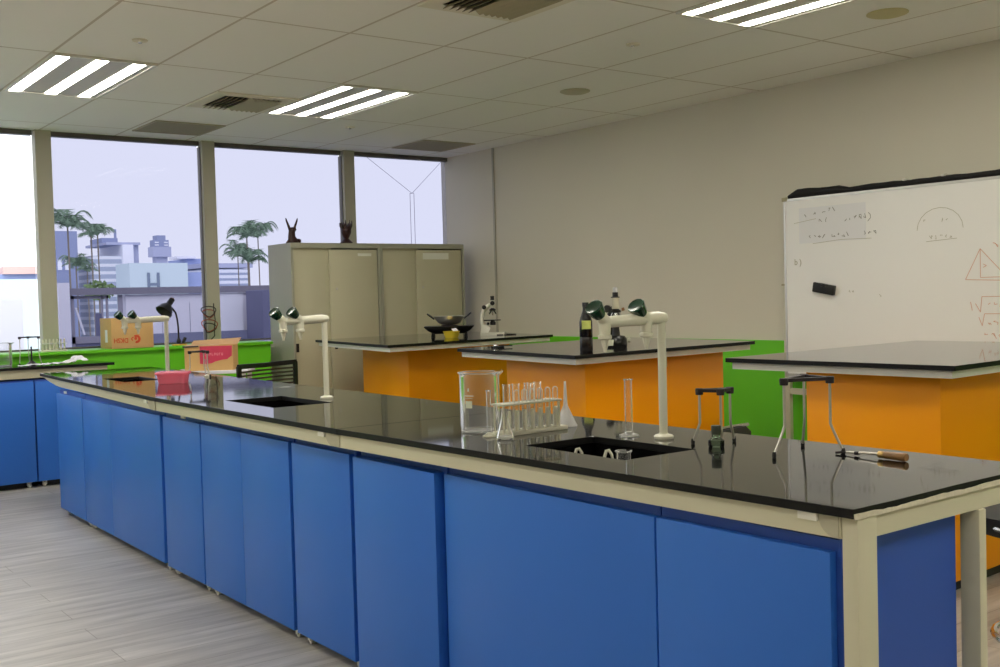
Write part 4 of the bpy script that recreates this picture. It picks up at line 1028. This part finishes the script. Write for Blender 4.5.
# ------------------------------------------------------------------ chairs
def chair_base(t, seat_h):
    b = MB(); b.tube([(0, 0, .07), (0, 0, seat_h - .07)], .024, 14); b.tube([(0, 0, .07), (0, 0, .30)], .032, 14); b.build('gas_column', M['blackp'], t)
    for k in range(5):
        a = k * 2 * PI / 5 + .3; e = (.27 * math.cos(a), .27 * math.sin(a))
        l = MB(); l.tube([(0, 0, .09), (e[0] * .5, e[1] * .5, .085), (e[0], e[1], .066)], [.026, .02, .015], 8); lo = l.build('base_leg', M['blackp'], t)
        MB().lathe([(.024, -.018), (.027, -.014), (.027, .014), (.024, .018)], (e[0], e[1], .0275), (-math.sin(a), math.cos(a), 0), 14).build('castor', M['rubber'], lo)
    MB().lathe([(.13, .0), (.13, .006), (0, .008)], (0, 0, seat_h - .075)).build('seat_plate', M['blackp'], t)
def slat_chair(loc, rz, label):
    t = thing('lab_chair', label, 'chair', loc, rz)     # back on local +y
    sh_ = .52; chair_base(t, sh_)
    b = MB(); loft(b, [rring(.22, .22, sh_ - .065, .07), rring(.235, .235, sh_ - .04, .07), rring(.235, .235, sh_ - .015, .07), rring(.19, .19, sh_, .07)]); b.build('seat', M['blackp'], t)
    def bp(u, z): return (u, .225 - 0.035 * (1 - (u / .27) ** 2) * -1.0, z)
    fr = MB(); top = [bp(-.27 + .54 * k / 10, .872 + .006 * abs(k - 5) / 5) for k in range(11)]
    low = [bp(-.26 + .52 * k / 10, .66) for k in range(11)]
    for A, B in zip(top, top[1:]): fr.bar(A, B, .018, .030)
    for A, B in zip(low, low[1:]): fr.bar(A, B, .018, .030)
    fr.bar(bp(-0.262, .66), bp(-0.262, .88), .030, .018, up=(0, 1, 0)); fr.bar(bp(0.262, .66), bp(0.262, .88), .030, .018, up=(0, 1, 0))
    fr.build('back_frame', M['blackp'], t)
    for z in (.69, .715, .74, .765, .79, .815, .84):
        s_ = MB(); pp_ = [bp(-.25 + .50 * k / 8, z) for k in range(9)]
        for A, B in zip(pp_, pp_[1:]): s_.bar(A, B, .006, .012)
        s_.build('back_slat', M['mesh'], t)
    sp = MB(); sp.tube([(0, .05, sh_ - .07), (0, .20, sh_ - .06), (0, .262, sh_ + .02), (0, .262, .68)], .016, 10); sp.build('back_support', M['blackp'], t)
    return t
slat_chair((3.09, 6.36, FZ), math.radians(22), 'black chair with a slatted backrest behind the middle bench')
def pad_stool(loc, rz, label):
    t = thing('lab_stool', label, 'chair', loc, rz, 'black lab stools with chrome rails behind the bench')
    sh_ = .60; chair_base(t, sh_)
    b = MB(); loft(b, [rring(.17, .17, sh_ - .065, .10), rring(.185, .185, sh_ - .045, .10), rring(.185, .185, sh_ - .015, .10), rring(.15, .15, sh_, .10)]); b.build('seat', M['rubber'], t)
    MB().tube([(.19 * math.cos(a), .19 * math.sin(a), sh_ - .04) for a in [2 * PI * k / 32 for k in range(32)]], .008, 8, closed=True).build('seat_rail', M['chrome'], t)
    bk = MB(); loft(bk, [rring(.11, .018, .69, .017), rring(.125, .022, .71, .02), rring(.125, .022, .765, .02), rring(.105, .016, .785, .015)])
    for v in bk.bm.verts: v.co.y += .17 - 1.2 * v.co.x ** 2 + .0
    bk.build('backrest', M['rubber'], t)
    tr = MB(); tr.tube([(u, .17 - 1.2 * u * u - .012, .79) for u in [-.11 + .22 * k / 10 for k in range(11)]], .006, 8); tr.build('chrome_rail', M['chrome'], t)
    sp = MB(); sp.tube([(0, .02, sh_ - .07), (0, .17, sh_ - .055), (0, .205, sh_ + .03), (0, .195, .72)], .012, 10); sp.build('back_support', M['chrome'], t)
    ring = MB(); ring.tube([(.17 * math.cos(a), .17 * math.sin(a), .26) for a in [2 * PI * k / 28 for k in range(28)]], .009, 8, closed=True)
    for k in range(3):
        a = k * 2 * PI / 3; ring.tube([(.03 * math.cos(a), .03 * math.sin(a), .26), (.17 * math.cos(a), .17 * math.sin(a), .26)], .007, 8)
    ring.build('foot_ring', M['chrome'], t)
    return t
s0 = pad_stool((2.947, 2.42, FZ), math.radians(10), 'black stool back with a chrome rail rising behind the smaller tripod')
dup(s0, (3.04, 1.47, FZ), math.radians(-100), 'black stool with chrome rim cut by the right edge of the picture', 1.06)

# ------------------------------------------------------------------ outside the windows
struct(MB().box(-2, 14, YW + .13, 13.9, .20, .32).build('terrace_floor', M['terr'], smooth=False), 'paved terrace outside the windows', 'terrace')
def solo(mb, name, m, label, cat, smooth=False, group=None): return tag(mb.build(name, m, smooth=smooth), label, cat, group)
# parapet wall with a rail, right of the gate
pw = thing('terrace_parapet', 'white terrace parapet with a grey top rail seen behind the carton', 'parapet', (4.10, 13.0, .32), 0)
MB().box(.07, 2.38, 0.05, .17, 0, 1.16).build('wall_panel', M['parapet'], pw, smooth=False)
MB().box(.03, 2.4, 0, .22, 1.165, 1.245).build('top_rail', M['rail'], pw, smooth=False)
MB().box(0.04, 1.55, -.10, .05, .0, .68).build('low_kerb', M['terr'], pw, smooth=False)
for x in (.5, .85, 1.2):
    MB().box(x, x + .006, .048, .0495, .45, 1.05).build('panel_joint', M['rail'], pw, smooth=False)
MB().box(1.10, 1.55, 0.03, .165, .60, 1.16).build('pale_panel', M['b_white'], pw, smooth=False)
gt = thing('terrace_gate', 'grey metal gate frame on the terrace left of the carton', 'gate', (3.46, 13.04, .32), 0)
for (x, w) in ((.08, .03), (.42, .02), (.48, .02), (.62, .05)): MB().box(x, x + w, 0, .04, 0, 1.16).build('gate_post', M['railpost'], gt, smooth=False)
MB().box(.08, .50, 0, .04, 1.12, 1.155).build('gate_rail', M['railpost'], gt, smooth=False); MB().box(.08, .67, 0, .04, .60, .68).build('gate_rail', M['railpost'], gt, smooth=False)
MB().box(-.02, .665, -.06, .10, 1.165, 1.245).build('top_rail', M['rail'], gt, smooth=False)
MB().box(.11, .62, .015, .03, .0, .60).build('gate_panel', M['planter'], gt, smooth=False)
MB().box(.35, .42, .015, .03, .68, .95).build('gate_panel', M['planter'], gt, smooth=False)
br_ = MB(); br_.bar((.13, .02, 1.02), (.22, .02, .70), .02, .02); br_.build('gate_brace', M['parapet'], gt, smooth=False)
b = MB(); b.box(3.375, 3.50, 12.95, 13.08, .32, 1.63); solo(b, 'terrace_pillar', M['parapet'], 'pale pillar on the terrace beside the left mullion', 'pillar')
b = MB(); b.box(5.63, 6.6, 12.4, 12.9, .32, 1.50, .01); solo(b, 'planter_box', M['planter'], 'slate-coloured planter box on the terrace beside the steel cupboard', 'planter')
b = MB(); b.box(1.0, 3.0, 13.0, 13.15, .32, 1.45); b.box(1.4, 2.4, 12.2, 12.8, .32, .95); solo(b, 'terrace_wall', M['parapet'], 'bright white terrace wall outside the far left window', 'wall')
# V-shaped stay wires on a mast outside the right window
mv = thing('aerial_mast', 'thin twin-wire aerial with a V-shaped top outside the far right window', 'aerial', (6.33, 10.0, .32), 0)
b = MB(); b.tube([(-.03, 0, 0), (-.03, 0, 2.16)], .003, 6); b.tube([(.02, 0, 0), (.02, 0, 2.16)], .003, 6); b.tube([(-.03, 0, 2.16), (.02, 0, 2.165)], .003, 6); b.build('mast_wire', M['rail'], mv)
MB().tube([(-.01, 0, 2.165), (-.55, 0, 2.52)], .0025, 6).build('stay_wire', M['rail'], mv); MB().tube([(0, 0, 2.165), (.43, 0, 2.56)], .0025, 6).build('stay_wire', M['rail'], mv)

struct(MB().box(-80, 220, 30, 320, -14.2, -14.0).build('distant_ground', M['ground'], smooth=False), 'low ground far below the terrace', 'ground')
GZ = -14.0
# palms
def palm(x, y, zc, r, label, seed, nf=13, trunk=.055):
    y0_ = y; y = 70 + (y - 70) * 3.2; x *= y / y0_; zc = 1.32 + (zc - 1.32) * y / y0_; r *= 1.25 * y / y0_; nf += 5
    t = thing('palm_tree', label, 'palm tree', (x, y, GZ), 0, 'palm trees beyond the terrace')
    rr = random.Random(seed); H = zc - GZ
    MB().tube([(0, 0, 0), (.1, 0, H * .5), (0, 0, H)], [trunk * 1.3, trunk, trunk * .8], 8).build('trunk', M['trunk'], t)
    f = MB()
    for k in range(nf):
        a = 2 * PI * k / nf + rr.uniform(-.2, .2); up = rr.uniform(.6, 2.3); L_ = r * rr.uniform(.85, 1.15)
        spine = []
        for q in range(9):
            s = q / 8; d = L_ * s
            spine.append(Vector((d * math.cos(a) * (1 - .15 * s), d * math.sin(a) * (1 - .15 * s), H + L_ * (up * s - (up * .74 + .2) * s * s))))
        side = Vector((-math.sin(a), math.cos(a), 0))
        NQ = 20
        for q in range(2, NQ + 1):
            u_ = q / NQ * 8; i_ = min(7, int(u_ - 1e-6)); p = spine[i_].lerp(spine[i_ + 1], u_ - i_); d = (spine[i_ + 1] - spine[i_]).normalized()
            w = L_ * (.26 * math.sin(min(1, (q + 2) / (NQ + 2.5)) * PI) + .05)
            for s in (-1, 1):
                tip = p + side * s * w + d * w * .75 - Vector((0, 0, w * .35)) + Vector((0, 0, rr.uniform(-.05, .05) * L_))
                f.face([p - d * L_ * .018, p + d * L_ * .034, tip])
        f.tube(spine, [L_ * .02] * 8 + [L_ * .008], 5)
    f.build('fronds', M['leaf'], t, smooth=False, recalc=False)
    return t
palm(18.14, 67, 6.2, 1.25, 'tall bushy palm partly behind the left mullion', 1, 18)
palm(20.06, 69, 5.85, .98, 'slim palm, second from the left mullion', 2, 10)
palm(21.05, 71, 6.0, 1.0, 'slim palm standing right of its twin, third from the left mullion', 3, 10)
palm(20.2, 73, 4.1, .95, 'low palm crown between the slim palms and the mullion', 4, 12)
palm(21.75, 76, 3.9, .7, 'small low palm before the striped building', 8, 10)
palm(29.9, 68, 5.77, 1.25, 'tall palm left of the steel cupboard', 5, 14)
palm(32.5, 72, 6.05, 1.2, 'tall palm behind the corner of the steel cupboard', 6, 14)
palm(29.1, 66, 4.05, 1.15, 'low palm crown beneath the tall palms by the cupboard', 7, 16)
palm(31.8, 74, 4.95, 1.1, 'middle palm crown between the tall palms by the cupboard', 9, 14)
# shrubs
def shrub(x, y, z, r, label, seed):
    t = thing('shrub', label, 'shrub', (x, y, GZ), 0)
    rr = random.Random(seed); b = MB()
    for k in range(420):
        d = Vector((rr.gauss(0, 1), rr.gauss(0, 1), rr.gauss(0, 1))).normalized() * rr.uniform(.45, 1); c = Vector((d.x * r * 1.35, d.y * r, z - GZ + d.z * r * .75)); s = r * .16
        u = Vector((rr.gauss(0, 1), rr.gauss(0, 1), rr.gauss(0, 1))).normalized() * s; v = Vector((rr.gauss(0, 1), rr.gauss(0, 1), rr.gauss(0, 1))).normalized() * s
        b.face([c - u, c + v, c + u, c - v])
    b.build('foliage', M['bush'], t, smooth=False, recalc=False)
    MB().tube([(0, 0, 0), (0, 0, z - GZ)], [.14, .08], 7).build('stem', M['trunk'], t)
shrub(18.4, 62, 2.35, .72, 'yellow-green shrub before the striped building', 3)
# buildings
def building(name, label, parts, loc=(0, 0, GZ)):
    t = thing(name, label, 'building', loc, 0)
    for (pn, m_, boxes) in parts:
        b = MB()
        for (x0, x1, y0, y1, z0, z1) in boxes: b.box(x0 - loc[0], x1 - loc[0], y0 - loc[1], y1 - loc[1], z0 - loc[2], z1 - loc[2])
        b.build(pn, m_, t, smooth=False)
    return t
building('tower_block', 'slate-blue tower block behind the left palms', [('wall', M['b_slate'], [(28.0, 30.65, 110, 114, GZ, 9.0)]), ('window', M['b_white'], [(28.7, 29.1, 109.9, 110, 5.2, 6.2)]), ('window', M['b_white'], [(29.4, 29.8, 109.9, 110, 5.2, 6.2)])], (29.3, 110, GZ))
sb = building('striped_building', 'pale building with horizontal bands and a white end tower', [('wall', M['b_stripe'], [(31.95, 34.88, 110, 118, GZ, 6.6)]), ('end_tower', M['b_white'], [(34.88, 35.95, 109.5, 118, GZ, 7.7)]), ('end_shade', M['b_grey'], [(35.95, 36.8, 110.5, 118, GZ, 7.7)]), ('roof_parapet', M['b_grey'], [(33.4, 36.8, 109.9, 117, 7.7, 7.95)]), ('roof_unit', M['b_slate'], [(33.6, 35.2, 112, 116, 7.95, 8.5), (34.9, 35.1, 112, 112.2, 8.5, 9.4)])], (34, 110, GZ))
building('teal_building', 'long pale teal building behind the terrace parapet', [('wall', M['b_teal'], [(32.4, 37.9, 100, 104, GZ, 5.45)]), ('side_wing', M['b_blue'], [(37.95, 40.5, 101, 104, GZ, 4.6)]), ('window', M['b_win'], [(32.95 + 1.05, 34.25, 99.9, 100, 2.7, 4.55)]), ('window', M['b_win'], [(34.9, 35.15, 99.9, 100, 2.7, 4.55)]), ('window', M['b_win'], [(34.25, 34.9, 99.9, 100, 3.35, 3.6)]), ('window', M['b_win'], [(37.95, 38.2, 100.9, 101, 2.6, 4.2)])], (34, 100, GZ))
building('control_tower', 'grey stepped tower with a rounded top above the teal building', [('shaft', M['b_grey'], [(48.9, 50.4, 140, 141.5, GZ, 8.0)]), ('wall', M['b_grey'], [(48.35, 50.75, 139.5, 141.5, 7.9, 9.2)]), ('crown', M['b_slate'], [(48.6, 50.55, 139.8, 141.4, 9.2, 10.1), (49.0, 50.15, 139.8, 141.4, 10.1, 10.7)]), ('window', M['b_white'], [(48.7, 49.2, 139.7, 139.8, 9.35, 9.5)]), ('window', M['b_white'], [(49.9, 50.4, 139.7, 139.8, 9.35, 9.5)]), ('window', M['b_white'], [(48.7, 49.2, 139.7, 139.8, 9.7, 9.85)]), ('window', M['b_white'], [(49.9, 50.4, 139.7, 139.8, 9.7, 9.85)])], (49.4, 140, GZ))
building('blue_block', 'blue office block just left of the middle mullion', [('wall', M['b_blue'], [(45.4, 48.6, 120, 126, GZ, 6.75)]), ('roof_canopy', M['b_white'], [(44.1, 46.3, 119.5, 122, 6.75, 7.0)])], (46.5, 120, GZ))
building('slab_block', 'pale block with window rows seen right of the middle mullion', [('wall', M['b_grid'], [(44.2, 49.5, 112, 120, GZ, 5.3)]), ('roof_parapet', M['b_grey'], [(44.0, 49.8, 111.9, 120, 5.4, 5.9)])], (46.5, 112, GZ))
building('pink_roof_house', 'pale house with a haze-paled pink roof outside the far left window', [('wall', M['b_blue'], [(21.0, 28.0, 112, 118, GZ, 4.9)]), ('roof', M['b_pink'], [(24.1, 28.0, 111.5, 118, 4.9, 5.6)]), ('low_wing', M['b_teal'], [(20.5, 28.0, 108, 111.4, GZ, 4.3)])], (24.5, 110, GZ))
building('far_block', 'very pale distant block high in the far left window', [('wall', M['b_teal'], [(22.0, 38.0, 190, 200, GZ, 11.5)])], (30, 190, GZ))

# ------------------------------------------------------------------ light, sky, camera
w = bpy.data.worlds.new('overcast_sky'); S.world = w; w.use_nodes = True
bg = w.node_tree.nodes['Background']; bg.inputs['Color'].default_value = (0.93, 0.95, 1.0, 1); bg.inputs['Strength'].default_value = 2.1
sun = bpy.data.lights.new('facade_fill_sun', 'SUN'); sun.energy = 2.6; sun.angle = math.radians(50); sun.color = (1, .97, .92)  # added lamp that brightens the building fronts under the overcast sky
so = bpy.data.objects.new('facade_fill_sun', sun); COL.objects.link(so); so.rotation_euler = Vector((.35, .72, -.62)).to_track_quat('-Z', 'Y').to_euler()
S.cycles.transparent_max_bounces = 40
S.cycles.max_bounces = 14; S.cycles.diffuse_bounces = 8

cam = bpy.data.cameras.new('camera'); co = bpy.data.objects.new('camera', cam); COL.objects.link(co)
cam.sensor_width = 36.0; cam.sensor_fit = 'HORIZONTAL'; cam.lens = 36.0 * 1.0812; cam.clip_start = .05; cam.clip_end = 800
yaw, pitch, roll = .6414, .0329, -.0274
cy, sy, cp, sp, cr, sr = math.cos(yaw), math.sin(yaw), math.cos(pitch), math.sin(pitch), math.cos(roll), math.sin(roll)
f0 = Vector((sy, cy, 0)); r0 = Vector((cy, -sy, 0)); u0 = Vector((0, 0, 1))
fw = f0 * cp - u0 * sp; uu = u0 * cp + f0 * sp
rt = r0 * cr + uu * sr; up = uu * cr - r0 * sr
mt = Matrix((rt, up, -fw)).transposed().to_4x4(); mt.translation = Vector((0, 0, 1.3195))
co.matrix_world = mt
S.camera = co
S.view_settings.view_transform = 'Standard'; S.view_settings.look = 'None'; S.view_settings.gamma = 1.0; S.view_settings.use_curve_mapping = False
S.view_settings.exposure = 0.0
